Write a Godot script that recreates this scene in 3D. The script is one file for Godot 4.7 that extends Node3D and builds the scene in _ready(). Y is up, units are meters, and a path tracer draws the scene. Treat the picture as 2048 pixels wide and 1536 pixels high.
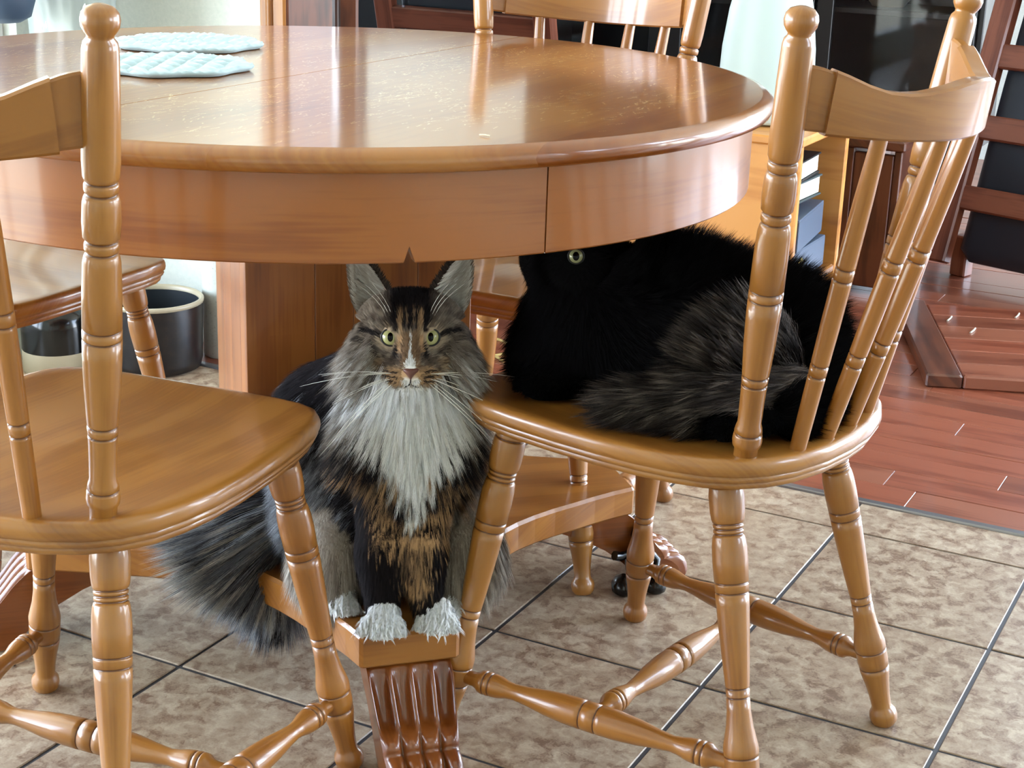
extends Node3D
# A dining corner seen from a low standing height: round pedestal table, four turned chairs, two long-haired cats.
# Metres, y up. The room's own axes: E1 (along the floor tiles, to the right and near) and E2 (to the right and away).

const E1 := Vector3(0.88955, 0, 0.45684)
const E2 := Vector3(0.45684, 0, -0.88955)
const ORIGIN := Vector3(-0.42646, 0, -1.88461)
const ROOM_TURN := -0.47444
const TABLE := Vector3(-0.239, 0, -2.09)
const SEAT := 0.437

var rng := RandomNumberGenerator.new()
var room: Transform3D
var M := {}
var taken := {}


func _ready() -> void:
	rng.seed = 20240611
	room = Transform3D(Basis(Vector3.UP, ROOM_TURN), ORIGIN)
	camera_and_light()
	make_materials()
	build_room()
	build_floor()
	build_living_room()
	build_table()
	build_chairs()
	build_small_things()
	build_tabby_cat()
	build_black_cat()


func camera_and_light() -> void:
	var cam := Camera3D.new()
	cam.name = "camera"
	cam.fov = 26.99
	cam.near = 0.05
	cam.far = 60.0
	cam.transform = Transform3D(Basis(Vector3.RIGHT, -0.31657) * Basis(Vector3.BACK, 0.03319), Vector3(0, 1.024, 0))
	add_child(cam)
	cam.current = true
	var sky_look := ProceduralSkyMaterial.new()
	sky_look.sky_top_color = Color(0.66, 0.755, 0.88)
	sky_look.sky_horizon_color = Color(0.96, 0.985, 1.0)
	sky_look.ground_bottom_color = Color(0.58, 0.60, 0.58)
	sky_look.ground_horizon_color = Color(0.80, 0.83, 0.83)
	sky_look.sky_energy_multiplier = 1.0
	sky_look.energy_multiplier = 1.0
	var sky := Sky.new()
	sky.sky_material = sky_look
	var env := Environment.new()
	env.background_mode = Environment.BG_SKY
	env.sky = sky
	env.background_energy_multiplier = 3.6
	env.tonemap_mode = Environment.TONE_MAPPER_LINEAR
	env.tonemap_exposure = 7.2
	env.sdfgi_enabled = true
	env.ssao_enabled = true
	env.ssil_enabled = true
	var we := WorldEnvironment.new()
	we.name = "world_environment"
	we.environment = env
	add_child(we)


# ---------------------------------------------------------------- names and tags

func numbered(called: String) -> String:
	var n: int = taken.get(called, 0)
	taken[called] = n + 1
	return called if n == 0 else "%s_%03d" % [called, n]


func tag(o: Node, label: String, category: String, group := "") -> Node:
	o.set_meta("label", label)
	o.set_meta("category", category)
	if group != "":
		o.set_meta("group", group)
	return o


func thing(called: String, label: String, category: String, at := Transform3D.IDENTITY, group := "") -> Node3D:
	var o := Node3D.new()
	o.name = numbered(called)
	add_child(o)
	o.transform = at
	tag(o, label, category, group)
	return o


func part(called: String, mesh: Mesh, mat: Material, parent: Node, at := Transform3D.IDENTITY) -> MeshInstance3D:
	var o := MeshInstance3D.new()
	if parent == self:
		o.name = numbered(called)
	else:
		var n := 0
		while parent.has_node(NodePath(called if n == 0 else "%s_%03d" % [called, n])):
			n += 1
		o.name = called if n == 0 else "%s_%03d" % [called, n]
	o.mesh = mesh
	o.material_override = mat
	o.transform = at
	parent.add_child(o, true)
	return o


func piece(called: String, n: int, mesh: Mesh, mat: Material, parent: Node, at: Transform3D) -> MeshInstance3D:
	var o := MeshInstance3D.new()
	o.name = called if n == 0 else "%s_%03d" % [called, n]
	o.mesh = mesh
	o.material_override = mat
	o.transform = at
	parent.add_child(o, true)
	return o


func structure(called: String, mesh: Mesh, mat: Material, at := Transform3D.IDENTITY) -> MeshInstance3D:
	var o := part(called, mesh, mat, self, at)
	o.set_meta("kind", "structure")
	return o


func at(p: Vector3, turn := 0.0) -> Transform3D:
	return Transform3D(Basis(Vector3.UP, turn), p)


func along(a: Vector3, b: Vector3, roll := 0.0) -> Transform3D:   # local y runs from a towards b
	var y := (b - a).normalized()
	var x := y.cross(Vector3.FORWARD if absf(y.y) > 0.5 else Vector3.UP).normalized()
	var z := x.cross(y)
	return Transform3D(Basis(x, y, z), a) * Transform3D(Basis(Vector3.UP, roll), Vector3.ZERO)


func uv_point(u: float, v: float, y := 0.0) -> Vector3:
	return ORIGIN + E1 * u + E2 * v + Vector3(0, y, 0)


# ---------------------------------------------------------------- shapes

# Rings of equally many points, each ring running from +x towards +z; groups[i] < 0 makes band i flat.
func loft(rings: Array, grain := Vector3.UP, across := Vector3.RIGHT, cap_a := true, cap_b := true, smooth := true, round_uv := 0.0) -> ArrayMesh:
	var st := SurfaceTool.new()
	st.begin(Mesh.PRIMITIVE_TRIANGLES)
	loft_into(st, rings, grain, across, cap_a, cap_b, smooth, round_uv)
	st.generate_normals()
	st.index()
	return st.commit()


func loft_into(st: SurfaceTool, rings: Array, grain := Vector3.UP, across := Vector3.RIGHT, cap_a := true, cap_b := true, smooth := true, round_uv := 0.0, base_group := 0) -> void:
	var n: int = rings[0].size()
	for i in rings.size() - 1:
		var r0: PackedVector3Array = rings[i]
		var r1: PackedVector3Array = rings[i + 1]
		st.set_smooth_group(base_group if smooth else 0xFFFFFFFF)
		for j in n:
			var k := (j + 1) % n
			var quad := [[r0[j], j], [r0[k], j + 1], [r1[k], j + 1], [r0[j], j], [r1[k], j + 1], [r1[j], j]]
			for q in quad:
				var p: Vector3 = q[0]
				if round_uv > 0.0:
					st.set_uv(Vector2(p.dot(grain), float(q[1]) / n * round_uv))
				else:
					st.set_uv(Vector2(p.dot(grain), p.dot(across)))
				st.add_vertex(p)
	for side in 2:
		if (side == 0 and not cap_a) or (side == 1 and not cap_b):
			continue
		st.set_smooth_group(base_group + 7 + side if smooth else 0xFFFFFFFF)
		cap(st, rings[0] if side == 0 else rings[-1], side == 1, grain, across)


func cap(st: SurfaceTool, ring: PackedVector3Array, forward: bool, grain: Vector3, across: Vector3) -> void:
	var n := ring.size()
	var c := Vector3.ZERO
	for p in ring:
		c += p / n
	var normal := Vector3.ZERO
	for j in n:
		normal += (ring[j] - c).cross(ring[(j + 1) % n] - c)
	normal = normal.normalized()
	var ax := (ring[0] - c).normalized()
	ax = (ax - normal * ax.dot(normal)).normalized()
	var ay := normal.cross(ax)
	var flat := PackedVector2Array()
	for p in ring:
		flat.append(Vector2((p - c).dot(ax), (p - c).dot(ay)))
	var idx := Geometry2D.triangulate_polygon(flat)
	for t in range(0, idx.size(), 3):
		var a := idx[t]
		var b := idx[t + 1]
		var d := idx[t + 2]
		var turn := (flat[b] - flat[a]).cross(flat[d] - flat[a])
		if (turn < 0) == forward:
			var s := b
			b = d
			d = s
		for q in [a, b, d]:
			st.set_uv(Vector2(ring[q].dot(grain), ring[q].dot(across)))
			st.add_vertex(ring[q])


func ring_of(r: float, y: float, n: int) -> PackedVector3Array:
	var o := PackedVector3Array()
	for j in n:
		var t := TAU * j / n
		o.append(Vector3(cos(t) * r, y, sin(t) * r))
	return o


func lathe(profile: Array, n := 20, lid := true) -> ArrayMesh:   # [[y, r], ...] with y rising
	var rings := []
	for q in profile:
		rings.append(ring_of(maxf(q[1], 0.0003), q[0], n))
	return loft(rings, Vector3.UP, Vector3.RIGHT, true, lid, true, 0.12)


func scaled_profile(fractions: Array, length: float, times := 1.0) -> Array:
	var o := []
	for q in fractions:
		o.append([q[0] * length, q[1] * times])
	return o


func outline_ring(outline: PackedVector2Array, inset: float, y: float) -> PackedVector3Array:
	var n := outline.size()
	var o := PackedVector3Array()
	for j in n:
		var d := (outline[(j + 1) % n] - outline[(j + n - 1) % n]).normalized()
		var p := outline[j] - Vector2(d.y, -d.x) * inset
		o.append(Vector3(p.x, y, p.y))
	return o


func slab(outline: PackedVector2Array, profile: Array, grain := Vector3.RIGHT, across := Vector3.BACK, smooth := true) -> ArrayMesh:   # profile: [[inset, y], ...]
	var rings := []
	for q in profile:
		rings.append(outline_ring(outline, q[0], q[1]))
	return loft(rings, grain, across, true, true, smooth)


func box(size: Vector3, bevel := 0.003, grain := 0) -> ArrayMesh:
	var hx := size.x / 2
	var hz := size.z / 2
	var b := minf(bevel, minf(minf(hx, hz), size.y / 2) * 0.45)
	var o := PackedVector2Array([Vector2(hx, -hz + b), Vector2(hx, hz - b), Vector2(hx - b, hz), Vector2(-hx + b, hz), Vector2(-hx, hz - b), Vector2(-hx, -hz + b), Vector2(-hx + b, -hz), Vector2(hx - b, -hz)])
	var rings := []
	for q in [[1.0, -size.y / 2], [0.0, -size.y / 2 + b], [0.0, size.y / 2 - b], [1.0, size.y / 2]]:
		var r := PackedVector3Array()
		for p in o:
			r.append(Vector3(p.x - signf(p.x) * b * q[0], q[1], p.y - signf(p.y) * b * q[0]))
		rings.append(r)
	var g: Vector3 = [Vector3.RIGHT, Vector3.UP, Vector3.BACK][grain]
	var ac: Vector3 = Vector3(0.9, 1.0, 0.8) - g * [0.9, 1.0, 0.8][grain]
	return loft(rings, g, ac, true, true, false)


func tube(points: PackedVector3Array, radii: Array, n := 8) -> ArrayMesh:
	var rings := []
	var side := Vector3.ZERO
	for i in points.size():
		var d := (points[mini(i + 1, points.size() - 1)] - points[maxi(i - 1, 0)]).normalized()
		if side == Vector3.ZERO:
			side = d.cross(Vector3.UP if absf(d.y) < 0.9 else Vector3.RIGHT).normalized()
		side = (side - d * side.dot(d)).normalized()
		var up := side.cross(d)
		var r: float = radii[mini(i, radii.size() - 1)]
		var ring := PackedVector3Array()
		for j in n:
			var t := TAU * j / n
			ring.append(points[i] + (side * cos(t) + up * sin(t)) * r)
		rings.append(ring)
	return loft(rings, Vector3.UP, Vector3.RIGHT, true, true, true)


func rounded_rect(hx: float, hz: float, r: float, steps := 5) -> PackedVector2Array:
	var o := PackedVector2Array()
	for q in [[hx - r, hz - r, 0.0], [-hx + r, hz - r, 90.0], [-hx + r, -hz + r, 180.0], [hx - r, -hz + r, 270.0]]:
		for i in steps + 1:
			var t := deg_to_rad(q[2] + 90.0 * i / steps)
			o.append(Vector2(q[0] + cos(t) * r, q[1] + sin(t) * r))
	return o


# ---------------------------------------------------------------- materials

func noise_image(w: int, h: int, freq: float, seed_: int, octaves := 3) -> Image:
	var n := FastNoiseLite.new()
	n.seed = seed_
	n.frequency = freq
	n.noise_type = FastNoiseLite.TYPE_SIMPLEX_SMOOTH
	n.fractal_octaves = octaves
	var im := n.get_seamless_image(w, h)
	im.convert(Image.FORMAT_L8)
	return im


# Grain runs along the picture's x.
func wood_picture(side: int, seed_: int, dark: Color, mid: Color, light: Color, scratches := 0) -> ImageTexture:
	var bands := noise_image(32, 256, 0.02, seed_, 2)
	bands.resize(side, side, Image.INTERPOLATE_CUBIC)
	var streaks := noise_image(48, side, 0.09, seed_ + 1, 3)
	streaks.resize(side, side, Image.INTERPOLATE_CUBIC)
	var blotch := noise_image(128, 128, 0.03, seed_ + 2, 3)
	blotch.resize(side, side, Image.INTERPOLATE_CUBIC)
	var a := bands.get_data()
	var b := streaks.get_data()
	var c := blotch.get_data()
	var ramp := PackedByteArray()
	for i in 256:
		var t := i / 255.0
		var col := dark.lerp(mid, smoothstep(0.12, 0.5, t)) if t < 0.5 else mid.lerp(light, smoothstep(0.5, 0.9, t))
		ramp.append_array([int(col.r * 255), int(col.g * 255), int(col.b * 255)])
	var out := PackedByteArray()
	out.resize(side * side * 3)
	for i in side * side:
		var t := clampi((a[i] * 11 + b[i] * 6 + c[i] * 8 - 1100) / 15 + 64 , 0, 255) * 3
		out[i * 3] = ramp[t]
		out[i * 3 + 1] = ramp[t + 1]
		out[i * 3 + 2] = ramp[t + 2]
	var im := Image.create_from_data(side, side, false, Image.FORMAT_RGB8, out)
	var r := RandomNumberGenerator.new()
	r.seed = seed_ + 9
	var pale := Color(0.93, 0.86, 0.68)
	for cluster in scratches:
		var far := sqrt(r.randf()) * 0.40 * side
		var round_ := r.randf() * TAU
		var cx := side * 0.5 + cos(round_) * far
		var cy := side * 0.5 + sin(round_) * far
		var aim := r.randf_range(-0.5, 0.5)
		for k in r.randi_range(5, 26):
			var x := cx + r.randfn() * side * 0.035
			var y := cy + r.randfn() * side * 0.014
			if Vector2(x - side * 0.5, y - side * 0.5).length() > 0.435 * side:
				continue
			var len_ := int(r.randf_range(2, 15))
			var dir := aim + r.randfn() * 0.25
			for s in len_:
				var px := posmod(int(x + cos(dir) * s), side)
				var py := posmod(int(y + sin(dir) * s), side)
				im.set_pixel(px, py, im.get_pixel(px, py).lerp(pale, r.randf_range(0.3, 0.95)))
	return ImageTexture.create_from_image(im)


func mat(color: Color, rough := 0.6, spec := 0.5) -> StandardMaterial3D:
	var m := StandardMaterial3D.new()
	m.albedo_color = color
	m.roughness = rough
	m.metallic_specular = spec
	return m


func wood(picture: Texture2D, scale: Vector3, tint := Color.WHITE, rough := 0.35, coat := 0.5, offset := Vector3.ZERO) -> StandardMaterial3D:
	var m := mat(tint, rough)
	m.albedo_texture = picture
	m.uv1_scale = scale
	m.uv1_offset = offset
	m.texture_filter = BaseMaterial3D.TEXTURE_FILTER_LINEAR_WITH_MIPMAPS_ANISOTROPIC
	if coat > 0.0:
		m.clearcoat_enabled = true
		m.clearcoat = coat
		m.clearcoat_roughness = 0.10
	return m


func mottled(freq: float, seed_: int, colors: Array, offsets: Array, scale: float, rough: float, bump := 0.0) -> StandardMaterial3D:
	var n := FastNoiseLite.new()
	n.seed = seed_
	n.frequency = freq
	n.fractal_octaves = 5
	n.fractal_gain = 0.74
	n.domain_warp_enabled = true
	n.domain_warp_amplitude = 25.0
	var t := NoiseTexture2D.new()
	t.noise = n
	t.width = 512
	t.height = 512
	t.seamless = true
	var g := Gradient.new()
	g.offsets = PackedFloat32Array(offsets)
	g.colors = PackedColorArray(colors)
	t.color_ramp = g
	var m := mat(Color.WHITE, rough)
	m.albedo_texture = t
	m.uv1_triplanar = true
	m.uv1_world_triplanar = true
	m.uv1_scale = Vector3.ONE * scale
	if bump > 0.0:
		var n2 := n.duplicate()
		n2.frequency = freq * 1.5
		var t2 := NoiseTexture2D.new()
		t2.noise = n2
		t2.width = 512
		t2.height = 512
		t2.seamless = true
		m.heightmap_enabled = true
		m.heightmap_texture = t2
		m.heightmap_scale = bump
	return m


func make_materials() -> void:
	var maple := wood_picture(512, 11, Color(0.45, 0.275, 0.095), Color(0.545, 0.345, 0.125), Color(0.61, 0.405, 0.165))
	var top := wood_picture(1024, 31, Color(0.44, 0.235, 0.075), Color(0.55, 0.32, 0.115), Color(0.62, 0.40, 0.165), 230)
	var apron := wood_picture(512, 51, Color(0.42, 0.205, 0.065), Color(0.515, 0.28, 0.09), Color(0.585, 0.345, 0.13))
	var brown := wood_picture(256, 71, Color(0.16, 0.075, 0.04), Color(0.27, 0.13, 0.07), Color(0.36, 0.19, 0.11))
	var red := wood_picture(512, 91, Color(0.31, 0.145, 0.09), Color(0.44, 0.235, 0.16), Color(0.54, 0.32, 0.235))
	for k in 3:
		var tint: Color = [Color(1, 1, 1), Color(0.95, 0.93, 0.9), Color(1.0, 0.97, 0.93)][k]
		M["chair%d" % k] = wood(maple, Vector3(1.6, 3.2, 1), tint, 0.38, 0.55, Vector3(0.13 * k, 0.37 * k, 0))
		M["chair%d" % k].vertex_color_use_as_albedo = true
		M["plank%d" % k] = wood(red, Vector3(0.9, 2.6, 1), [Color(1, 1, 1), Color(0.9, 0.86, 0.84), Color(1.0, 0.93, 0.9)][k], 0.34, 0.35, Vector3(0.31 * k, 0.23 * k, 0))
		M["board%d" % k] = wood(top, Vector3(0.8, 0.8, 1), [Color(1.0, 1.0, 1.0), Color(0.93, 0.87, 0.82), Color(0.97, 0.95, 0.90)][k], 0.3, 0.85, Vector3(0.5, 0.5, 0))
		M["stave%d" % k] = wood(apron, Vector3(1.4, 4.0, 1), [Color(1.0, 1.0, 1.0), Color(0.93, 0.92, 0.92), Color(1.0, 1.02, 1.04)][k], 0.42, 0.3, Vector3(0.2 * k, 0.41 * k, 0))
	M.apron = wood(apron, Vector3(1.2, 3.0, 1), Color(1, 1, 1), 0.36, 0.5)
	M.base = wood(maple, Vector3(1.4, 3.0, 1), Color(1.0, 0.97, 0.93), 0.36, 0.5, Vector3(0.4, 0.1, 0))
	M.claw = wood(apron, Vector3(1.4, 4.0, 1), Color(0.86, 0.80, 0.78), 0.32, 0.6, Vector3(0.7, 0.1, 0))
	M.groove = mat(Color(0.24, 0.12, 0.05), 0.7)
	M.brown = wood(brown, Vector3(1.5, 3.0, 1), Color.WHITE, 0.4, 0.3)
	M.mission = wood(red, Vector3(1.2, 3.0, 1), Color(0.90, 0.86, 0.82), 0.42, 0.3, Vector3(0.2, 0.6, 0))
	M.orange = wood(wood_picture(256, 111, Color(0.58, 0.36, 0.14), Color(0.71, 0.46, 0.19), Color(0.79, 0.55, 0.27)), Vector3(1.2, 2.0, 1), Color(1.0, 1.0, 1.0), 0.5, 0.2, Vector3(0.6, 0.6, 0))
	M.trim = wood(maple, Vector3(1.2, 3.0, 1), Color(0.93, 0.90, 0.86), 0.45, 0.3, Vector3(0.1, 0.8, 0))
	M.tile0 = mottled(0.040, 5, [Color(0.44, 0.34, 0.27), Color(0.575, 0.49, 0.41), Color(0.635, 0.56, 0.475), Color(0.71, 0.645, 0.56)], [0.22, 0.40, 0.56, 0.80], 1.3, 0.36)
	M.tile1 = mottled(0.044, 15, [Color(0.43, 0.335, 0.265), Color(0.565, 0.48, 0.40), Color(0.625, 0.55, 0.465), Color(0.70, 0.635, 0.55)], [0.22, 0.40, 0.57, 0.82], 1.2, 0.36)
	M.tile2 = mottled(0.037, 25, [Color(0.45, 0.35, 0.28), Color(0.585, 0.50, 0.42), Color(0.645, 0.57, 0.485), Color(0.72, 0.655, 0.57)], [0.20, 0.40, 0.57, 0.80], 1.4, 0.36)
	M.grout = mat(Color(0.23, 0.23, 0.25), 0.6)
	M.wall = mottled(0.05, 45, [Color(0.78, 0.80, 0.77), Color(0.82, 0.835, 0.80)], [0.3, 0.7], 3.0, 0.75)
	M.ceiling = mat(Color(0.88, 0.88, 0.86), 0.8)
	M.white_paint = mat(Color(0.86, 0.87, 0.86), 0.4)
	M.strip = mat(Color(0.55, 0.55, 0.56), 0.3)
	M.strip.metallic = 0.8


func hair_mat(rough := 0.55, spec := 0.35) -> StandardMaterial3D:
	var m := mat(Color.WHITE, rough, spec)
	m.vertex_color_use_as_albedo = true
	return m


# ---------------------------------------------------------------- the room

func rt(u: float, v: float, y: float, turn := 0.0) -> Transform3D:
	return room * Transform3D(Basis(Vector3.UP, turn), Vector3(u, y, -v))


func boxes(list: Array, bevel := 0.002, grain := 0) -> ArrayMesh:   # [[centre, size], ...]
	var st := SurfaceTool.new()
	for q in list:
		st.append_from(box(q[1], bevel, grain), 0, Transform3D(Basis.IDENTITY, q[0]))
	return st.commit()


# A wall along local x from x0 to x1, with openings [[xa, xb, ya, yb], ...] set side by side.
func wall_mesh(x0: float, x1: float, height: float, thick: float, openings := []) -> ArrayMesh:
	var list := []
	var x := x0
	for o in openings:
		if o[0] - x > 0.01:
			list.append([Vector3((x + o[0]) / 2, height / 2, 0), Vector3(o[0] - x, height, thick)])
		if o[2] > 0.01:
			list.append([Vector3((o[0] + o[1]) / 2, o[2] / 2, 0), Vector3(o[1] - o[0], o[2], thick)])
		if height - o[3] > 0.01:
			list.append([Vector3((o[0] + o[1]) / 2, (o[3] + height) / 2, 0), Vector3(o[1] - o[0], height - o[3], thick)])
		x = o[1]
	if x1 - x > 0.01:
		list.append([Vector3((x + x1) / 2, height / 2, 0), Vector3(x1 - x, height, thick)])
	return boxes(list, 0.0005)


func window_unit(n: int, w: float, h: float, frame_at: Transform3D, bars: int) -> void:
	var o := Node3D.new()
	o.name = "window_%d" % n
	o.transform = frame_at
	o.set_meta("kind", "structure")
	add_child(o)
	part("frame", boxes([[Vector3(0, h / 2 - 0.025, 0), Vector3(w, 0.05, 0.07)], [Vector3(0, -h / 2 + 0.025, 0), Vector3(w, 0.05, 0.07)], [Vector3(w / 2 - 0.025, 0, 0), Vector3(0.05, h - 0.1, 0.07)], [Vector3(-w / 2 + 0.025, 0, 0), Vector3(0.05, h - 0.1, 0.07)]]), M.white_paint, o)
	for k in bars:
		part("mullion", box(Vector3(0.05, h - 0.1, 0.05)), M.white_paint, o, at(Vector3(-w / 2 + w * (k + 1.0) / (bars + 1), 0, 0)))
	part("sill", box(Vector3(w + 0.1, 0.03, 0.16)), M.white_paint, o, at(Vector3(0, -h / 2 - 0.02, 0.0)))


func build_room() -> void:
	var hgt := 2.5
	# the kitchen side: wall_left carries a wide window beside the table
	structure("wall_left", wall_mesh(-3.2, 1.34, hgt, 0.14, [[-2.4, 0.95, 0.10, 2.25]]), M.wall, rt(-1.22, 0, 0, PI / 2))
	window_unit(1, 3.35, 2.15, rt(-1.22, -0.725, 1.175, PI / 2), 3)
	structure("wall_back", wall_mesh(-3.6, -0.68, hgt, 0.14), M.wall, rt(0, 1.27, 0))
	structure("wall_front", wall_mesh(-1.3, 3.3, hgt, 0.14), M.wall, rt(0, -3.2, 0))
	structure("wall_right", wall_mesh(-3.2, 4.84, hgt, 0.14, [[0.0, 0.8, 1.0, 2.0], [1.6, 4.4, 0.1, 2.25]]), M.wall, rt(3.27, 0, 0, PI / 2))
	window_unit(3, 0.8, 1.0, rt(3.27, 0.4, 1.5, PI / 2), 1)
	window_unit(4, 2.8, 2.15, rt(3.27, 3.0, 1.175, PI / 2), 2)
	structure("wall_far", wall_mesh(-3.6, 3.3, hgt, 0.14, [[0.85, 3.05, 0.10, 2.25]]), M.wall, rt(0, 4.77, 0))
	window_unit(2, 2.2, 2.15, rt(1.95, 4.77, 1.175), 2)
	structure("wall_side", wall_mesh(1.2, 4.84, hgt, 0.14, [[2.0, 4.2, 0.8, 2.2]]), M.wall, rt(-3.53, 0, 0, PI / 2))
	window_unit(5, 2.2, 1.4, rt(-3.53, 3.1, 1.5, PI / 2), 2)
	structure("ceiling", boxes([[Vector3(-0.1, 2.56, -0.8), Vector3(7.2, 0.12, 8.4)]]), M.ceiling, room)
	# the casing at the end of the pale wall, its moulding in steps
	var casing := Node3D.new()
	casing.name = "trim_1"
	casing.set_meta("kind", "structure")
	casing.transform = rt(-0.688, 1.19, 0)
	add_child(casing)
	part("casing_board", box(Vector3(0.062, 2.1, 0.022), 0.004, 1), M.trim, casing, at(Vector3(-0.003, 1.05, 0)))
	part("casing_bead", tube(PackedVector3Array([Vector3(-0.008, 0, 0.011), Vector3(-0.008, 2.1, 0.011)]), [0.008], 10), M.trim, casing)
	part("jamb", box(Vector3(0.02, 2.1, 0.16), 0.003, 1), M.brown, casing, at(Vector3(0.022, 1.05, -0.075)))
	structure("baseboard_back", box(Vector3(0.45, 0.09, 0.015)), M.white_paint, rt(-0.95, 1.192, 0.045))
	var door := Node3D.new()
	door.name = "door_1"
	door.set_meta("kind", "structure")
	var a := uv_point(-0.655, 1.40)
	var b := uv_point(-1.10, 2.02)
	door.transform = Transform3D(Basis(Vector3.UP, atan2(-(b - a).z, (b - a).x)), (a + b) / 2)
	add_child(door)
	part("leaf", box(Vector3(0.76, 2.02, 0.04), 0.004, 1), M.brown, door, at(Vector3(0, 1.02, 0)))
	for x in [-0.19, 0.19]:
		part("panel", box(Vector3(0.26, 0.75, 0.05), 0.01, 1), M.brown, door, at(Vector3(x, 0.55, 0)))
		part("panel", box(Vector3(0.26, 0.75, 0.05), 0.01, 1), M.brown, door, at(Vector3(x, 1.45, 0)))


func build_floor() -> void:
	var f := Node3D.new()
	f.name = "floor"
	f.set_meta("kind", "structure")
	f.transform = room
	add_child(f)
	var s := 0.308
	# the bed the tiles lie in, and the floor going on round them out of the picture
	part("grout_bed", boxes([[Vector3(1.5 * s, -0.0518, -0.5 * s + 0.03), Vector3(11 * s, 0.1, 7.5 * s)]]), M.grout, f)
	part("kitchen_floor", boxes([[Vector3(1.0, -0.06, 2.0625), Vector3(4.6, 0.12, 2.275)], [Vector3(2.73, -0.06, -0.064), Vector3(1.148, 0.12, 1.978)]]), M.tile1, f)
	var tile := box(Vector3(s - 0.0056, 0.02, s - 0.0056), 0.0010)
	var n := 0
	var r := RandomNumberGenerator.new()
	r.seed = 4
	for i in range(-4, 7):
		for j in range(-3, 4):
			var depth := 1.0 if j < 3 else 0.42
			var t := Transform3D(Basis.from_scale(Vector3(1, 1, depth)), Vector3((i + 0.5) * s, -0.010 + r.randf_range(-0.0004, 0.0004), -(j * s + s * depth / 2)))
			piece("tile", n, tile, M["tile%d" % r.randi_range(0, 2)], f, t)
			n += 1
	part("threshold_strip", slab(rounded_rect(2.6, 0.011, 0.004, 2), [[0, -0.01], [0, 0.001], [0.004, 0.004]]), M.strip, f, at(Vector3(0.9, 0, -1.058)))
	# red-brown strip flooring beyond the strip
	part("subfloor", boxes([[Vector3(-0.1, -0.0695, -2.92), Vector3(7.2, 0.12, 3.7)]]), M.groove, f)
	n = 0
	var w := 0.083
	var plank := box(Vector3(1.0, 0.018, w - 0.0016), 0.0008)
	for row in 30:
		var v := 1.072 + w * (row + 0.5)
		var u := -1.9 + r.randf_range(-0.5, 0.0)
		while u < 1.9:
			var len_ := r.randf_range(0.75, 1.15)
			piece("plank", n, plank, M["plank%d" % r.randi_range(0, 2)], f, Transform3D(Basis.from_scale(Vector3(len_ - 0.0005, 1, 1)), Vector3(u + len_ / 2, -0.009 + r.randf_range(-0.0005, 0.0005), -v)))
			u += len_
			n += 1
	part("wood_floor", boxes([[Vector3(-0.1, -0.06, -4.17), Vector3(7.2, 0.12, 1.2)], [Vector3(2.75, -0.06, -2.3), Vector3(1.4, 0.12, 2.5)], [Vector3(-2.85, -0.06, -2.3), Vector3(1.4, 0.12, 2.5)]]), M.plank0, f)


# ---------------------------------------------------------------- the room beyond

func mission_chair(called: String, label: String, place: Transform3D, lean: float, cushion: Color, seat: bool, m: Material) -> void:
	# local: the back stands in the x-y plane at z = 0 and leans; the seat, if any, reaches towards -z
	var t := thing(called, label, "chair", place, "slatted wooden armchairs in the far room")
	var bt := Transform3D(Basis(Vector3.RIGHT, lean), Vector3(0, 0.10, 0))
	for s in [-1, 1]:
		part("back_post", box(Vector3(0.06, 0.98, 0.04), 0.005, 1), m, t, bt * at(Vector3(s * 0.26, 0.43, 0)))
		part("leg", box(Vector3(0.045, 0.11, 0.045), 0.004, 1), m, t, at(Vector3(s * 0.23, 0.055, -0.06)))
		if seat:
			part("leg", box(Vector3(0.05, 0.45, 0.05), 0.004, 1), m, t, at(Vector3(s * 0.26, 0.225, -0.55)))
			part("armrest", box(Vector3(0.08, 0.022, 0.60), 0.005, 2), m, t, at(Vector3(s * 0.28, 0.44, -0.32)))
			part("side_rail", box(Vector3(0.025, 0.09, 0.52), 0.004, 2), m, t, at(Vector3(s * 0.26, 0.22, -0.28)))
	for k in 5:
		part("back_slat", box(Vector3(0.47, 0.064, 0.024), 0.004), m, t, bt * at(Vector3(0, 0.12 + 0.188 * k, 0.004)))
	var leather := mat(cushion, 0.4, 0.5)
	part("back_cushion", slab(rounded_rect(0.228, 0.045, 0.04), [[0.03, -0.06], [0.0, -0.03], [-0.004, 0.4], [0.0, 0.86], [0.03, 0.90]]), leather, t, bt * at(Vector3(0, 0.02, -0.06)))
	if seat:
		part("front_rail", box(Vector3(0.47, 0.09, 0.025), 0.004), m, t, at(Vector3(0, 0.22, -0.55)))
		part("seat_cushion", slab(rounded_rect(0.23, 0.22, 0.05), [[0.03, 0.27], [0.0, 0.29], [0.0, 0.36], [0.03, 0.39]]), leather, t, at(Vector3(0, 0, -0.34)))


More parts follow.
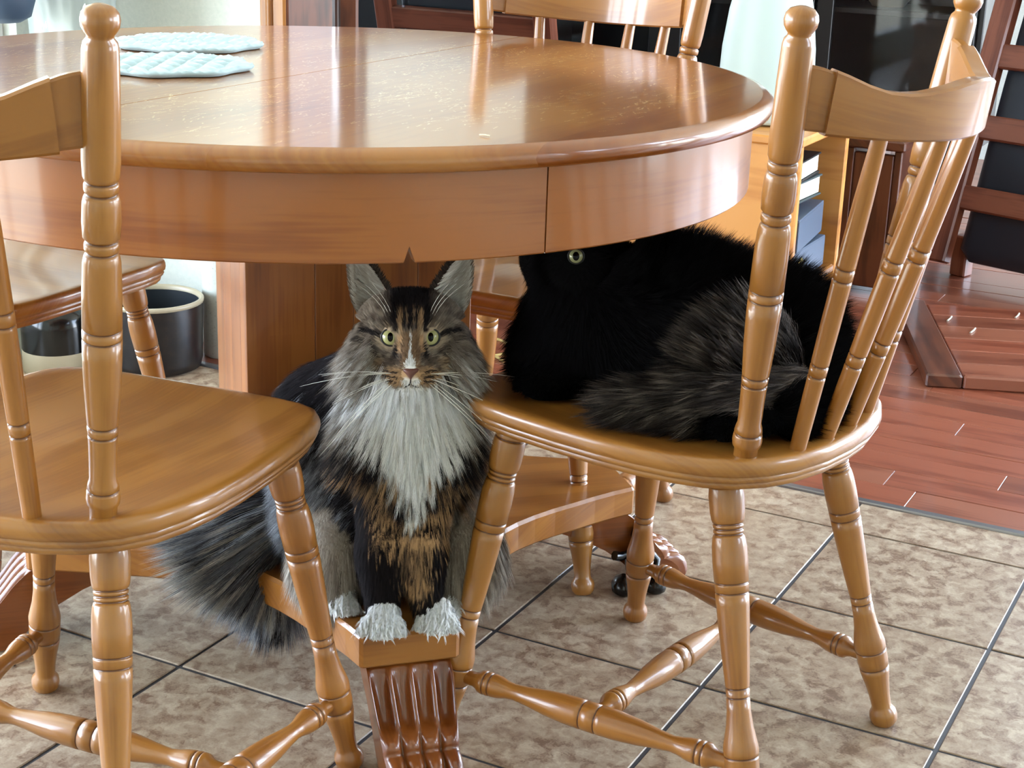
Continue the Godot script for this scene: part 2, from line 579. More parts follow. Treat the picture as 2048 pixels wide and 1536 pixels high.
func build_living_room() -> void:
	# dark hutch along the far side
	var h := thing("hutch", "tall black-brown hutch with glazed doors in the dark behind the pale vase", "cabinet", rt(-0.50, 3.55, 0))
	var black := mat(Color(0.055, 0.045, 0.045), 0.45)
	part("body", boxes([[Vector3(0, 1.1, -0.16), Vector3(1.5, 1.7, 0.02)], [Vector3(-0.74, 1.1, 0), Vector3(0.02, 1.7, 0.32)], [Vector3(0.74, 1.1, 0), Vector3(0.02, 1.7, 0.32)], [Vector3(0, 1.95, 0), Vector3(1.56, 0.04, 0.38)], [Vector3(0, 0.26, 0), Vector3(1.54, 0.04, 0.36)]], 0.003), black, h)
	for y in [0.62, 1.0, 1.4]:
		part("shelf", box(Vector3(1.46, 0.02, 0.28)), black, h, at(Vector3(0, y, -0.01)))
	var pane := mat(Color(0.02, 0.02, 0.03, 0.02), 0.03, 0.25)
	pane.transparency = BaseMaterial3D.TRANSPARENCY_ALPHA
	for k in 3:
		var x := -0.49 + 0.49 * k
		var d := part("glazed_door", boxes([[Vector3(0, 0.8, 0), Vector3(0.48, 0.06, 0.02)], [Vector3(0, -0.8, 0), Vector3(0.48, 0.06, 0.02)], [Vector3(0.215, 0, 0), Vector3(0.05, 1.6, 0.02)], [Vector3(-0.215, 0, 0), Vector3(0.05, 1.6, 0.02)]]), black, h, at(Vector3(x, 1.1, 0.17)))
		part("pane", box(Vector3(0.39, 1.55, 0.004), 0.0005), pane, d)
		part("handle", box(Vector3(0.012, 0.09, 0.015), 0.004), M.strip, d, at(Vector3(0.215, -0.1, 0.018)))
	for x in [-0.68, 0.0, 0.36, 0.68]:
		part("turned_leg", lathe([[0, 0.018], [0.03, 0.024], [0.05, 0.016], [0.09, 0.024], [0.13, 0.03], [0.17, 0.02], [0.19, 0.028], [0.25, 0.03]], 14), black, h, at(Vector3(x, 0, 0.12)))
	for q in [[0.12, 0.64, 0.12, 0.10], [-0.18, 0.64, 0.10, 0.06], [0.42, 0.64, 0.14, 0.09], [0.50, 1.02, 0.12, 0.16]]:
		var bowl := thing("serving_bowl", ["tan bowl dimly seen behind the left glass door of the dark hutch", "small pale bowl on the hutch shelf farthest left", "pale floral bowl dimly seen behind the right glass door", "brown jar on the upper hutch shelf at the right"][taken.get("serving_bowl", 0)], "bowl", rt(-0.50 + q[0], 3.55, q[1] - 0.01))
		bowl.set_meta("group", "crockery behind the hutch glass")
		part("bowl", lathe([[0, q[2] * 0.35], [0.01, q[2] * 0.4], [q[3] * 0.5, q[2] * 0.62], [q[3], q[2] * 0.7], [q[3] - 0.004, q[2] * 0.64], [0.012, q[2] * 0.3]], 18), mat(Color(0.42, 0.36, 0.28), 0.3), bowl)
	mission_chair("slatted_armchair", "red-brown slatted chair back with navy cushions leaning at the right edge", Transform3D(Basis(Vector3.UP, -0.785), Vector3(1.316, 0, -3.99)), -0.30, Color(0.13, 0.16, 0.205), false, M.mission)
	mission_chair("slatted_armchair", "red-brown slatted armchair standing behind the far edge of the table", rt(-1.05, 2.73, 0), 0.26, Color(0.13, 0.16, 0.205), true, M.mission)
	# low platform with a frame, in front of the right-hand armchair
	var ax := Vector3(0.828, 0, -0.56)
	var pt := thing("hearth_platform", "low framed reddish board platform on the wooden floor at the right", "platform", Transform3D())
	var o2 := uv_point(0.551, 1.756)
	var ex := (E1 * 0.471 + E2 * 0.183).normalized()
	var ez := (E1 * 0.183 - E2 * 0.471).normalized()
	pt.transform = Transform3D(Basis(ex, Vector3.UP, ez), o2)
	part("frame_board", box(Vector3(0.075, 0.030, 0.62), 0.004, 2), M.brown, pt, at(Vector3(0.0375, 0.0152, -0.31)))
	part("front_edging", box(Vector3(0.95, 0.030, 0.022), 0.004), M.mission, pt, at(Vector3(0.552, 0.0152, -0.011)))
	for k in 6:
		part("board", box(Vector3(0.94, 0.022, 0.096), 0.002), M["plank%d" % (k % 3)], pt, at(Vector3(0.55, 0.0112, -0.073 - 0.0985 * k)))
	for q in [[0.115, -0.478, 1.2], [0.155, -0.385, 1.17], [0.284, -0.545, 1.2]]:
		var sr := thing("straw", ["pale straw lying nearest the armchair foot on the low platform", "short pale straw lying farthest right on the low platform", "pale straw lying nearest the front edge of the low platform"][taken.get("straw", 0)], "straw", pt.transform * at(Vector3(q[0], 0.0245, q[1]), q[2]), "straws on the low platform")
		part("stalk", tube(PackedVector3Array([Vector3(-0.022, 0, 0), Vector3(0, 0.001, 0.002), Vector3(0.022, 0, 0)]), [0.0022], 6), mat(Color(0.78, 0.76, 0.70), 0.6), sr)
	# dark chest between the bookcase and the right-hand armchair
	var ch := thing("side_table", "dark brown box-shaped side table seen between the spindles of the right chair", "table", rt(0.215, 2.62, 0))
	part("top", box(Vector3(0.16, 0.025, 0.40), 0.004, 2), M.brown, ch, at(Vector3(0, 0.385, 0)))
	part("side_panel", box(Vector3(0.02, 0.37, 0.36), 0.003, 1), M.brown, ch, at(Vector3(-0.06, 0.186, 0)))
	part("side_panel", box(Vector3(0.02, 0.37, 0.36), 0.003, 1), M.brown, ch, at(Vector3(0.06, 0.186, 0)))
	part("front_panel", box(Vector3(0.10, 0.34, 0.02), 0.003, 1), M.brown, ch, at(Vector3(0, 0.19, 0.17)))
	# bookcase with its orange end towards us, open side to the right
	var bc := thing("bookcase", "low bookcase with an orange-brown end panel behind the black cat", "bookcase", rt(-0.01, 1.95, 0))
	part("end_panel", box(Vector3(0.49, 0.485, 0.02), 0.003), M.orange, bc, at(Vector3(0, 0.2435, 0.17)))
	part("end_panel", box(Vector3(0.49, 0.485, 0.02), 0.003), M.orange, bc, at(Vector3(0, 0.2435, -0.17)))
	part("top_board", box(Vector3(0.50, 0.02, 0.38), 0.004), M.orange, bc, at(Vector3(0, 0.478, 0)))
	part("back_board", box(Vector3(0.012, 0.46, 0.32), 0.002), M.brown, bc, at(Vector3(-0.235, 0.24, 0)))
	part("shelf", box(Vector3(0.475, 0.02, 0.32), 0.004), M.trim, bc, at(Vector3(0.005, 0.14, 0)))
	part("plinth", box(Vector3(0.02, 0.125, 0.32), 0.003), M.brown, bc, at(Vector3(0.20, 0.066, 0)))
	build_books()
	# pale vase on the bookcase
	var vs := thing("vase", "tall pale celadon vase narrowing upwards behind the right end of the table", "vase", rt(0.085, 1.95, 0.489))
	var celadon := mat(Color(0.70, 0.76, 0.735), 0.5)
	part("body", lathe([[0, 0.07], [0.004, 0.098], [0.012, 0.104], [0.06, 0.106], [0.16, 0.102], [0.24, 0.092], [0.32, 0.074], [0.37, 0.058], [0.40, 0.045]], 40), celadon, vs)
	part("neck", lathe([[0.40, 0.045], [0.44, 0.040], [0.47, 0.048], [0.475, 0.052], [0.47, 0.044], [0.42, 0.034]], 32), celadon, vs)
	# curtain and black loudspeaker far left of the armchair
	var cu := thing("curtain", "grey-blue folded curtain hanging beyond the open brown door", "curtain", rt(-2.25, 3.45, 0))
	var fold := PackedVector2Array()
	for i in 60:
		fold.append(Vector2(0.32 - 0.64 * i / 59.0, 0.012 + 0.022 * sin(i * 1.35)))
	for i in 60:
		fold.append(Vector2(-0.32 + 0.64 * i / 59.0, -0.012 + 0.022 * sin((59 - i) * 1.35)))
	part("cloth", slab(fold, [[0, 0.05], [0, 2.2]], Vector3.UP, Vector3.RIGHT, false), mat(Color(0.42, 0.47, 0.53), 0.8), cu)
	part("rod", tube(PackedVector3Array([Vector3(-0.45, 2.22, 0), Vector3(0.45, 2.22, 0)]), [0.012]), M.strip, cu)
	var sp := thing("loudspeaker", "black upright loudspeaker between the curtain and the slatted armchair", "loudspeaker", rt(-1.78, 3.3, 0))
	part("cabinet", box(Vector3(0.28, 1.1, 0.30), 0.008), mat(Color(0.02, 0.02, 0.028), 0.4), sp, at(Vector3(0, 0.55, 0)))
	part("grille", box(Vector3(0.24, 0.9, 0.012), 0.004), mat(Color(0.03, 0.03, 0.035), 0.9), sp, at(Vector3(0, 0.6, 0.153)))
	var jar := thing("floor_jar", "pale grey-green jar standing on the far wooden floor under the hutch", "jar", rt(-0.07, 3.28, 0))
	part("body", lathe([[0, 0.028], [0.006, 0.033], [0.09, 0.034], [0.105, 0.028], [0.115, 0.030], [0.12, 0.026]], 20), mat(Color(0.58, 0.60, 0.52), 0.4), jar)


func build_books() -> void:
	var page := mat(Color(0.86, 0.86, 0.80), 0.8)
	var specs := [["black hardcover book lying on top of the book stack in the low bookcase", 0.372, Color(0.04, 0.045, 0.06), 0.05], ["grey-green hardcover book lying second in the bookcase stack", 0.324, Color(0.22, 0.27, 0.28), -0.04]]
	for k in 2:
		var b := thing("book", specs[k][0], "book", rt(0.125, 1.93, specs[k][1] - 0.0005, specs[k][3]), "books lying in the low bookcase")
		part("pages", box(Vector3(0.15, 0.036, 0.20), 0.001), page, b, at(Vector3(0, 0.024, 0)))
		part("cover", boxes([[Vector3(0, 0.0025, 0), Vector3(0.158, 0.004, 0.212)], [Vector3(0, 0.0452, 0), Vector3(0.158, 0.004, 0.212)], [Vector3(-0.0775, 0.024, 0), Vector3(0.004, 0.045, 0.212)]], 0.001), mat(specs[k][2], 0.5), b)
	# two slip cases under the books; the upper one leans on the lower
	for k in 2:
		var lab: String = ["blue-grey slipcase lying tilted under the two books", "blue-grey slipcase with a yellow emblem lying lowest on the bookcase shelf"][k]
		var pos := rt(0.12, 1.945, 0.2275 if k == 0 else 0.1515)
		if k == 0:
			pos = pos * Transform3D(Basis(Vector3.BACK, 0.0) * Basis(Vector3.UP, 0.10), Vector3.ZERO)
		var b := thing("slipcase", lab, "box", pos, "slipcases in the low bookcase")
		var grey := mat(Color(0.30, 0.35, 0.42), 0.45)
		part("shell", boxes([[Vector3(0, 0.003, 0), Vector3(0.19, 0.005, 0.26)], [Vector3(0, 0.071 if k == 0 else 0.069, 0), Vector3(0.19, 0.005, 0.26)], [Vector3(0.093, 0.036, 0), Vector3(0.005, 0.066, 0.26)], [Vector3(-0.093, 0.036, 0), Vector3(0.005, 0.066, 0.26)]], 0.001), grey, b)
		part("contents", box(Vector3(0.17, 0.055, 0.24), 0.001), mat(Color(0.03, 0.03, 0.035), 0.7), b, at(Vector3(0, 0.034, -0.005)))
		if k == 1:
			part("emblem", lathe([[0, 0.016], [0.001, 0.016], [0.0015, 0.012]], 20), mat(Color(0.80, 0.72, 0.38), 0.5), b, Transform3D(Basis(Vector3.BACK, -PI / 2) * Basis.from_scale(Vector3(1, 1, 1.3)), Vector3(0.0955, 0.036, 0.05)))


# ---------------------------------------------------------------- the table

# A board of the round top between two chords; local x across the boards, local z along them.
func top_board(x0: float, x1: float, radius: float) -> ArrayMesh:
	var profile := [[0.030, 0.731], [0.012, 0.731], [0.004, 0.734], [0.0, 0.742], [0.002, 0.749], [0.009, 0.7545], [0.016, 0.756]]
	var n := 90
	var rings := []
	for q in profile:
		var r: float = radius - q[0]
		var a := maxf(x0, -r)
		var b := minf(x1, r)
		var ring := PackedVector3Array()
		for side in [1.0, -1.0]:
			for i in n + 1:
				var t := 1.0 - float(i) / n if side > 0.0 else float(i) / n
				if x1 >= radius:
					t = sin(t * PI / 2)
				elif x0 <= -radius:
					t = 1.0 - cos(t * PI / 2)
				var x := lerpf(a, b, t)
				ring.append(Vector3(x, q[1], side * sqrt(maxf(r * r - x * x, 0.0))))
		rings.append(ring)
	# smooth round the edge, flat on top
	var st := SurfaceTool.new()
	st.begin(Mesh.PRIMITIVE_TRIANGLES)
	var m := 2 * (n + 1)
	for i in rings.size() - 1:
		var r0: PackedVector3Array = rings[i]
		var r1: PackedVector3Array = rings[i + 1]
		for j in m:
			var k := (j + 1) % m
			st.set_smooth_group(3 if j == n or j == m - 1 else 0)
			for p in [r0[j], r0[k], r1[k], r0[j], r1[k], r1[j]]:
				st.set_uv(Vector2(p.z, p.x + 0.7 * (p.y - 0.756)))
				st.add_vertex(p)
	var top: PackedVector3Array = rings[-1]
	var low: PackedVector3Array = rings[0]
	st.set_smooth_group(9)
	for i in n:
		for tri in [[i, i + 1, m - 2 - i], [i, m - 2 - i, m - 1 - i]]:
			for k in tri:
				st.set_uv(Vector2(top[k].z, top[k].x))
				st.add_vertex(top[k])
	st.set_smooth_group(10)
	for i in n:
		for tri in [[i, m - 2 - i, i + 1], [i, m - 1 - i, m - 2 - i]]:
			for k in tri:
				st.set_uv(Vector2(low[k].z, low[k].x))
				st.add_vertex(low[k])
	st.generate_normals()
	st.index()
	return st.commit()


func arc_panel(a0: float, a1: float, r0: float, r1: float, profile: Array, notch := -9.0) -> ArrayMesh:   # profile [[inset, y]]; the panel bends about the y axis
	var n := maxi(6, int(rad_to_deg(a1 - a0) / 3.0))
	var stops := []
	for i in n + 1:
		stops.append(lerpf(a0, a1, float(i) / n))
	if notch > a0 and notch < a1:   # a small split chipped out of the lower edge
		stops.append_array([notch - 0.011, notch - 0.004, notch, notch + 0.006, notch + 0.010])
		stops.sort()
	n = stops.size() - 1
	var st := SurfaceTool.new()
	st.begin(Mesh.PRIMITIVE_TRIANGLES)
	var sec := []   # cross-section, going round: outer face up, then inner face down
	for q in profile:
		sec.append(Vector2(r1 - q[0], q[1]))
	sec.append(Vector2(r0, profile[-1][1]))
	sec.append(Vector2(r0, profile[0][1]))
	var m := sec.size()
	for i in n:
		for j in m:
			st.set_smooth_group(j)
			var quad := []
			for c in [[i, j], [i + 1, j], [i + 1, j + 1], [i, j + 1]]:
				var t: float = stops[c[0]]
				var s: Vector2 = sec[c[1] % m]
				if c[1] % m < 2 or c[1] % m == m - 1:
					s.y += 0.016 * clampf(1.0 - absf(t - notch) / 0.010, 0.0, 1.0)
				quad.append([Vector3(cos(t) * s.x, s.y, sin(t) * s.x), Vector2(t * r1, s.y + s.x)])
			for k in [0, 1, 2, 0, 2, 3]:
				st.set_uv(quad[k][1])
				st.add_vertex(quad[k][0])
	for side in 2:
		st.set_smooth_group(20 + side)
		var t := a0 if side == 0 else a1
		var ring := PackedVector3Array()
		for s in sec:
			ring.append(Vector3(cos(t) * s.x, s.y, sin(t) * s.x))
		cap(st, ring, side == 0, Vector3.UP, Vector3.RIGHT)
	st.generate_normals()
	st.index()
	return st.commit()


func claw_mesh() -> ArrayMesh:   # local x outward along the arm, y up, z across
	var front := []   # [x, y, half width, depth of the hollows, height of the toes]
	front = [[0.400, 0.1215, 0.050, 0.0, 0.0], [0.412, 0.1200, 0.0505, 0.0, 0.0], [0.421, 0.1165, 0.051, 0.001, 0.0], [0.428, 0.111, 0.051, 0.0070, 0.0], [0.436, 0.104, 0.051, 0.0115, 0.0], [0.445, 0.094, 0.050, 0.0140, 0.0], [0.454, 0.082, 0.049, 0.0150, 0.0], [0.462, 0.072, 0.048, 0.0140, 0.0], [0.468, 0.066, 0.0475, 0.0100, 0.001], [0.474, 0.062, 0.047, 0.0030, 0.004], [0.483, 0.058, 0.0465, 0.0, 0.009], [0.490, 0.053, 0.046, 0.0, 0.013], [0.493, 0.047, 0.0455, 0.0, 0.013], [0.491, 0.0425, 0.045, 0.0, 0.010], [0.497, 0.0415, 0.045, 0.0, 0.011], [0.508, 0.039, 0.0448, 0.0, 0.015], [0.518, 0.032, 0.0445, 0.0, 0.017], [0.524, 0.021, 0.044, 0.0, 0.017], [0.526, 0.012, 0.0435, 0.0, 0.016], [0.524, 0.005, 0.043, 0.0, 0.012], [0.518, 0.0005, 0.042, 0.0, 0.004]]
	var back := [[0.470, 0.0005], [0.455, 0.004], [0.440, 0.016], [0.418, 0.038], [0.390, 0.060], [0.355, 0.080], [0.315, 0.096], [0.27, 0.108], [0.215, 0.118], [0.19, 0.1215]]
	var nz := 56
	var rows := []
	for q in front:
		var row := PackedVector3Array()
		for k in nz + 1:
			var z: float = lerpf(-q[2], q[2], float(k) / nz)
			var lane := fposmod((float(k) / nz) * 4.0, 1.0) * 2.0 - 1.0
			var hollow: float = q[3] * sqrt(maxf(0.0, 1.0 - pow(absf(lane) / 0.84, 2.0)))
			var toe: float = q[4] * (sqrt(maxf(0.0, 1.0 - lane * lane)) - 0.80)
			row.append(Vector3(q[0] - (hollow - toe) * 0.80, q[1] - (hollow - toe) * 0.60 * (1.0 if q[1] > 0.02 else 0.0), z))
		rows.append(row)
	var st := SurfaceTool.new()
	st.begin(Mesh.PRIMITIVE_TRIANGLES)
	for i in rows.size() - 1:
		for k in nz:
			var a: Vector3 = rows[i][k]
			var b: Vector3 = rows[i][k + 1]
			var c: Vector3 = rows[i + 1][k + 1]
			var d: Vector3 = rows[i + 1][k]
			for p in [a, c, b, a, d, c]:
				st.set_smooth_group(1)
				st.set_uv(Vector2(p.x - p.y, p.z))
				st.add_vertex(p)
	# underside and flanks
	var lower := []
	for q in back:
		lower.append([Vector3(q[0], q[1], -0.044), Vector3(q[0], q[1], 0.044)])
	for i in lower.size() - 1:
		st.set_smooth_group(2)
		for p in [lower[i][0], lower[i + 1][1], lower[i][1], lower[i][0], lower[i + 1][0], lower[i + 1][1]]:
			st.set_uv(Vector2(p.x, p.z))
			st.add_vertex(p)
	for s in 2:
		var ring := PackedVector3Array()
		for r in rows:
			ring.append(r[0] if s == 0 else r[nz])
		for l in lower:
			ring.append(l[s])
		st.set_smooth_group(3 + s)
		cap(st, ring, s == 1, Vector3.RIGHT, Vector3.UP)
	st.generate_normals()
	st.index()
	return st.commit()


func build_table() -> void:
	var t := thing("pedestal_table", "round golden pedestal table with worn top and four claw feet", "table", Transform3D(Basis(Vector3.UP, ROOM_TURN), TABLE))
	var radius := 0.585
	var shift := at(Vector3(-0.0235, 0, -0.0025).rotated(Vector3.UP, -ROOM_TURN))
	var cuts := [-0.6, -0.46, -0.225, -0.0009, 0.0009, 0.235, 0.483, 0.6]
	var n := 0
	for k in 7:
		if k == 3:
			continue
		part("board", top_board(cuts[k], cuts[k + 1], radius), M["board%d" % [0, 1, 0, 0, 2, 0, 1][k]], t, shift)
		n += 1
	# the apron: four bent panels, their joints open lines
	var joints := [0.548, 0.548 + 1.74, 0.548 + 3.14159, 0.548 + 1.74 + 3.14159, 0.548 + TAU]
	for k in 4:
		part("apron_panel", arc_panel(joints[k] + 0.0016, joints[k + 1] - 0.0016, 0.541, 0.560, [[0.0015, 0.638], [0.0, 0.6395], [0.0, 0.731]], 0.814 + TAU if k == 3 else 0.814), M.apron, t, shift)
	part("underframe", boxes([[Vector3(0, 0.70, 0), Vector3(0.95, 0.05, 0.06)], [Vector3(0, 0.70, 0.25), Vector3(0.9, 0.05, 0.05)], [Vector3(0, 0.70, -0.25), Vector3(0.9, 0.05, 0.05)]]), M.base, t)
	# the column: a square post glued up from boards, four to a side
	var widths := [0.087, 0.049, 0.083, 0.071]
	for side in 4:
		var x := -0.145
		for k in 4:
			var w: float = widths[(k + 2 * side) % 4]
			var turn := Basis(Vector3.UP, PI / 4 + side * PI / 2)
			part("stave", box(Vector3(w - 0.0003, 0.57, 0.024), 0.0007, 1), M["stave%d" % [0, 1, 2, 0, 2, 1, 0, 1, 1, 0, 2, 1, 2, 0, 1, 2][side * 4 + k]], t, Transform3D(turn, turn * Vector3(x + w / 2, 0.449, 0.133)))
			x += w
	part("column_core", box(Vector3(0.245, 0.54, 0.245), 0.002, 1), M.base, t, Transform3D(Basis(Vector3.UP, PI / 4), Vector3(0, 0.435, 0)))
	# the cross-shaped base board with hollowed edges
	var quarter := [Vector2(0.425, 0.0), Vector2(0.425, 0.056), Vector2(0.4215, 0.0605), Vector2(0.39, 0.070), Vector2(0.355, 0.083), Vector2(0.32, 0.098), Vector2(0.285, 0.112), Vector2(0.25, 0.129), Vector2(0.22, 0.147), Vector2(0.195, 0.166)]
	var outline := PackedVector2Array()
	for k in 4:
		var leg_ := []
		for q in quarter:
			leg_.append(q)
		for i in range(quarter.size() - 1, 0, -1):
			leg_.append(Vector2(quarter[i].y, quarter[i].x))
		for q in leg_:
			outline.append(q.rotated(k * PI / 2))
	var b := at(Vector3.ZERO, PI / 4)
	part("base_board", slab(outline, [[0.002, 0.1215], [0.0, 0.124], [0.0, 0.159], [0.0035, 0.1635]], Vector3.RIGHT, Vector3(0, 1, 1), false), M.base, t, b)
	var claw := claw_mesh()
	for k in 4:
		part("claw_foot", claw, M.claw, t, b * at(Vector3.ZERO, k * PI / 2))


# ---------------------------------------------------------------- the chairs

func seat_outline() -> PackedVector2Array:
	var half := [Vector2(0.0, -0.212), Vector2(0.06, -0.2125), Vector2(0.11, -0.2115), Vector2(0.145, -0.207), Vector2(0.168, -0.197), Vector2(0.184, -0.178), Vector2(0.193, -0.15), Vector2(0.199, -0.11), Vector2(0.203, -0.05), Vector2(0.204, 0.01), Vector2(0.201, 0.06), Vector2(0.194, 0.10), Vector2(0.183, 0.135), Vector2(0.163, 0.165), Vector2(0.135, 0.188), Vector2(0.10, 0.204), Vector2(0.05, 0.215), Vector2(0.0, 0.218)]
	var o := PackedVector2Array()
	for i in half.size():
		o.append(half[i])
	for i in range(half.size() - 2, 0, -1):
		o.append(Vector2(-half[i].x, half[i].y))
	return o


func seat_mesh() -> ArrayMesh:
	var o := seat_outline()
	var st := SurfaceTool.new()
	st.begin(Mesh.PRIMITIVE_TRIANGLES)
	var y := SEAT
	var rings := []
	for q in [[0.022, y - 0.036], [0.013, y - 0.036], [0.009, y - 0.0345], [0.0075, y - 0.0300], [0.0085, y - 0.0288], [0.0085, y - 0.0278], [0.0045, y - 0.0262], [0.0025, y - 0.0215], [0.0040, y - 0.0203], [0.0040, y - 0.0193], [0.0012, y - 0.0178], [0.0, y - 0.0125], [0.0005, y - 0.007], [0.002, y - 0.003], [0.005, y - 0.0007], [0.010, y]]:
		rings.append(outline_ring(o, q[0], q[1]))
	for q in [[0.9, -0.001], [0.78, -0.0035], [0.6, -0.006], [0.4, -0.0065], [0.2, -0.006], [0.05, -0.005]]:
		var r := PackedVector3Array()
		for p in o:
			r.append(Vector3(p.x * q[0], y + q[1], p.y * q[0]))
		rings.append(r)
	loft_into(st, rings, Vector3(0, 0, 1), Vector3(1, 1, 0.15), true, true)
	st.generate_normals()
	st.index()
	return st.commit()


func rail_ring(t: float, half: float, trim: float) -> PackedVector3Array:
	var ends := 0.186
	var x := t * ends
	var bow := 0.104 * (1.0 - t * t)
	var a := absf(t)
	var top := 0.0
	var heights := [[0.0, 0.3965], [0.12, 0.3955], [0.3, 0.3905], [0.42, 0.3875], [0.52, 0.3870], [0.62, 0.3895], [0.72, 0.3965], [0.82, 0.4065], [0.91, 0.4145], [1.0, 0.4180]]
	for q in heights.size() - 1:
		if a >= heights[q][0] and a <= heights[q + 1][0] + 1e-4:
			top = lerpf(heights[q][1], heights[q + 1][1], (a - heights[q][0]) / (heights[q + 1][0] - heights[q][0])) - trim
	var low := 0.351 - 0.014 * (1.0 - a * a) + trim
	var slope := -2.0 * t * 0.104 / ends
	var side := Vector2(-slope, 1.0).normalized()
	var ring := PackedVector3Array()
	for c in [[1, low + 0.0025], [1, (low + top) / 2], [1, top - 0.0025], [0.72, top], [-0.72, top], [-1, top - 0.0025], [-1, (low + top) / 2], [-1, low + 0.0025], [-0.72, low], [0.72, low]]:
		ring.append(Vector3(x + side.x * half * c[0], c[1], bow + side.y * half * c[0] + 0.118 * c[1]))
	return ring


func crest_rail_mesh() -> ArrayMesh:   # local: spans x, bowed to +z in its middle, y height above the seat; thin tenons at both ends
	var st := SurfaceTool.new()
	st.begin(Mesh.PRIMITIVE_TRIANGLES)
	for s in [[-1.0, -0.86, 0.0058, 0.0025], [-0.86, 0.86, 0.0105, 0.0], [0.86, 1.0, 0.0056, 0.002]]:
		var n := 36 if s[0] < 0 and s[1] > 0 else 4
		var rings := []
		for i in n + 1:
			rings.append(rail_ring(lerpf(s[0], s[1], float(i) / n), s[2], s[3]))
		for i in n:   # each long strip its own smoothing, so the edges stay crisp
			for j in 10:
				var k := (j + 1) % 10
				st.set_smooth_group([1, 1, 2, 3, 4, 5, 5, 6, 7, 8][j])
				for p in [rings[i][j], rings[i][k], rings[i + 1][k], rings[i][j], rings[i + 1][k], rings[i + 1][j]]:
					st.set_uv(Vector2(p.x, p.y + 0.4 * p.z))
					st.add_vertex(p)
		st.set_smooth_group(20)
		cap(st, rings[0], false, Vector3.RIGHT, Vector3(0, 1, 0.4))
		st.set_smooth_group(21)
		cap(st, rings[-1], true, Vector3.RIGHT, Vector3(0, 1, 0.4))
	st.generate_normals()
	st.index()
	return st.commit()


# smooth outlines [fraction of the length, radius], and where thin lines are cut and burnt in
const LEG_TURNING := [[0.0, 0.0125], [0.012, 0.0165], [0.03, 0.0175], [0.045, 0.0165], [0.055, 0.0135], [0.065, 0.0122], [0.10, 0.0130], [0.14, 0.0150], [0.175, 0.0176], [0.195, 0.0184], [0.22, 0.0192], [0.245, 0.0191], [0.262, 0.0195], [0.275, 0.0196], [0.295, 0.0180], [0.33, 0.0150], [0.37, 0.0133], [0.41, 0.0130], [0.435, 0.0133], [0.50, 0.0151], [0.58, 0.0170], [0.65, 0.0183], [0.70, 0.0188], [0.76, 0.0196], [0.80, 0.0192], [0.822, 0.0180], [0.832, 0.0168], [0.846, 0.0166], [0.860, 0.0170], [0.870, 0.0182], [0.89, 0.0192], [0.93, 0.0197], [0.950, 0.0188], [0.962, 0.0182], [0.975, 0.0182], [0.985, 0.0165], [1.0, 0.0165]]
const LEG_LINES := [0.194, 0.250, 0.406, 0.430, 0.680, 0.706, 0.833, 0.846, 0.859, 0.956]
const POST_TURNING := [[0.0, 0.0125], [0.028, 0.0128], [0.033, 0.0150], [0.045, 0.0158], [0.058, 0.0152], [0.078, 0.0140], [0.088, 0.0125], [0.13, 0.0128], [0.178, 0.0134], [0.21, 0.0142], [0.28, 0.0164], [0.34, 0.0174], [0.39, 0.0176], [0.48, 0.0174], [0.535, 0.0166], [0.549, 0.0152], [0.556, 0.0141], [0.563, 0.0150], [0.571, 0.0150], [0.578, 0.0142], [0.585, 0.0158], [0.615, 0.0168], [0.650, 0.0162], [0.660, 0.0150], [0.667, 0.0140], [0.675, 0.0148], [0.683, 0.0148], [0.689, 0.0142], [0.70, 0.0156], [0.73, 0.0164], [0.85, 0.0160], [0.925, 0.0152], [0.936, 0.0140], [0.943, 0.0112], [0.948, 0.0112], [0.953, 0.0130], [0.962, 0.0155], [0.974, 0.0163], [0.985, 0.0152], [0.994, 0.0118], [0.999, 0.006], [1.0, 0.001]]
const POST_LINES := [0.064, 0.183, 0.204, 0.384, 0.405, 0.556, 0.578, 0.667, 0.689]
const STRETCHER_TURNING := [[0.0, 0.0075], [0.075, 0.0090], [0.092, 0.0112], [0.100, 0.0138], [0.112, 0.0146], [0.130, 0.0144], [0.150, 0.0140], [0.170, 0.0132], [0.20, 0.0104], [0.225, 0.0094], [0.27, 0.0110], [0.34, 0.0148], [0.41, 0.0170], [0.455, 0.0174], [0.50, 0.0175], [0.545, 0.0174], [0.59, 0.0170], [0.66, 0.0148], [0.73, 0.0110], [0.775, 0.0094], [0.80, 0.0104], [0.83, 0.0132], [0.850, 0.0140], [0.870, 0.0144], [0.888, 0.0146], [0.90, 0.0138], [0.908, 0.0112], [0.925, 0.0090], [1.0, 0.0075]]
const STRETCHER_LINES := [0.120, 0.140, 0.474, 0.526, 0.860, 0.880]
const SPINDLE_TURNING := [[0.0, 0.0088], [0.10, 0.0092], [0.245, 0.0096], [0.30, 0.0098], [0.42, 0.0104], [0.55, 0.0105], [0.608, 0.0104], [0.80, 0.0098], [1.0, 0.0080]]
const SPINDLE_LINES := [0.256, 0.292, 0.562, 0.598]


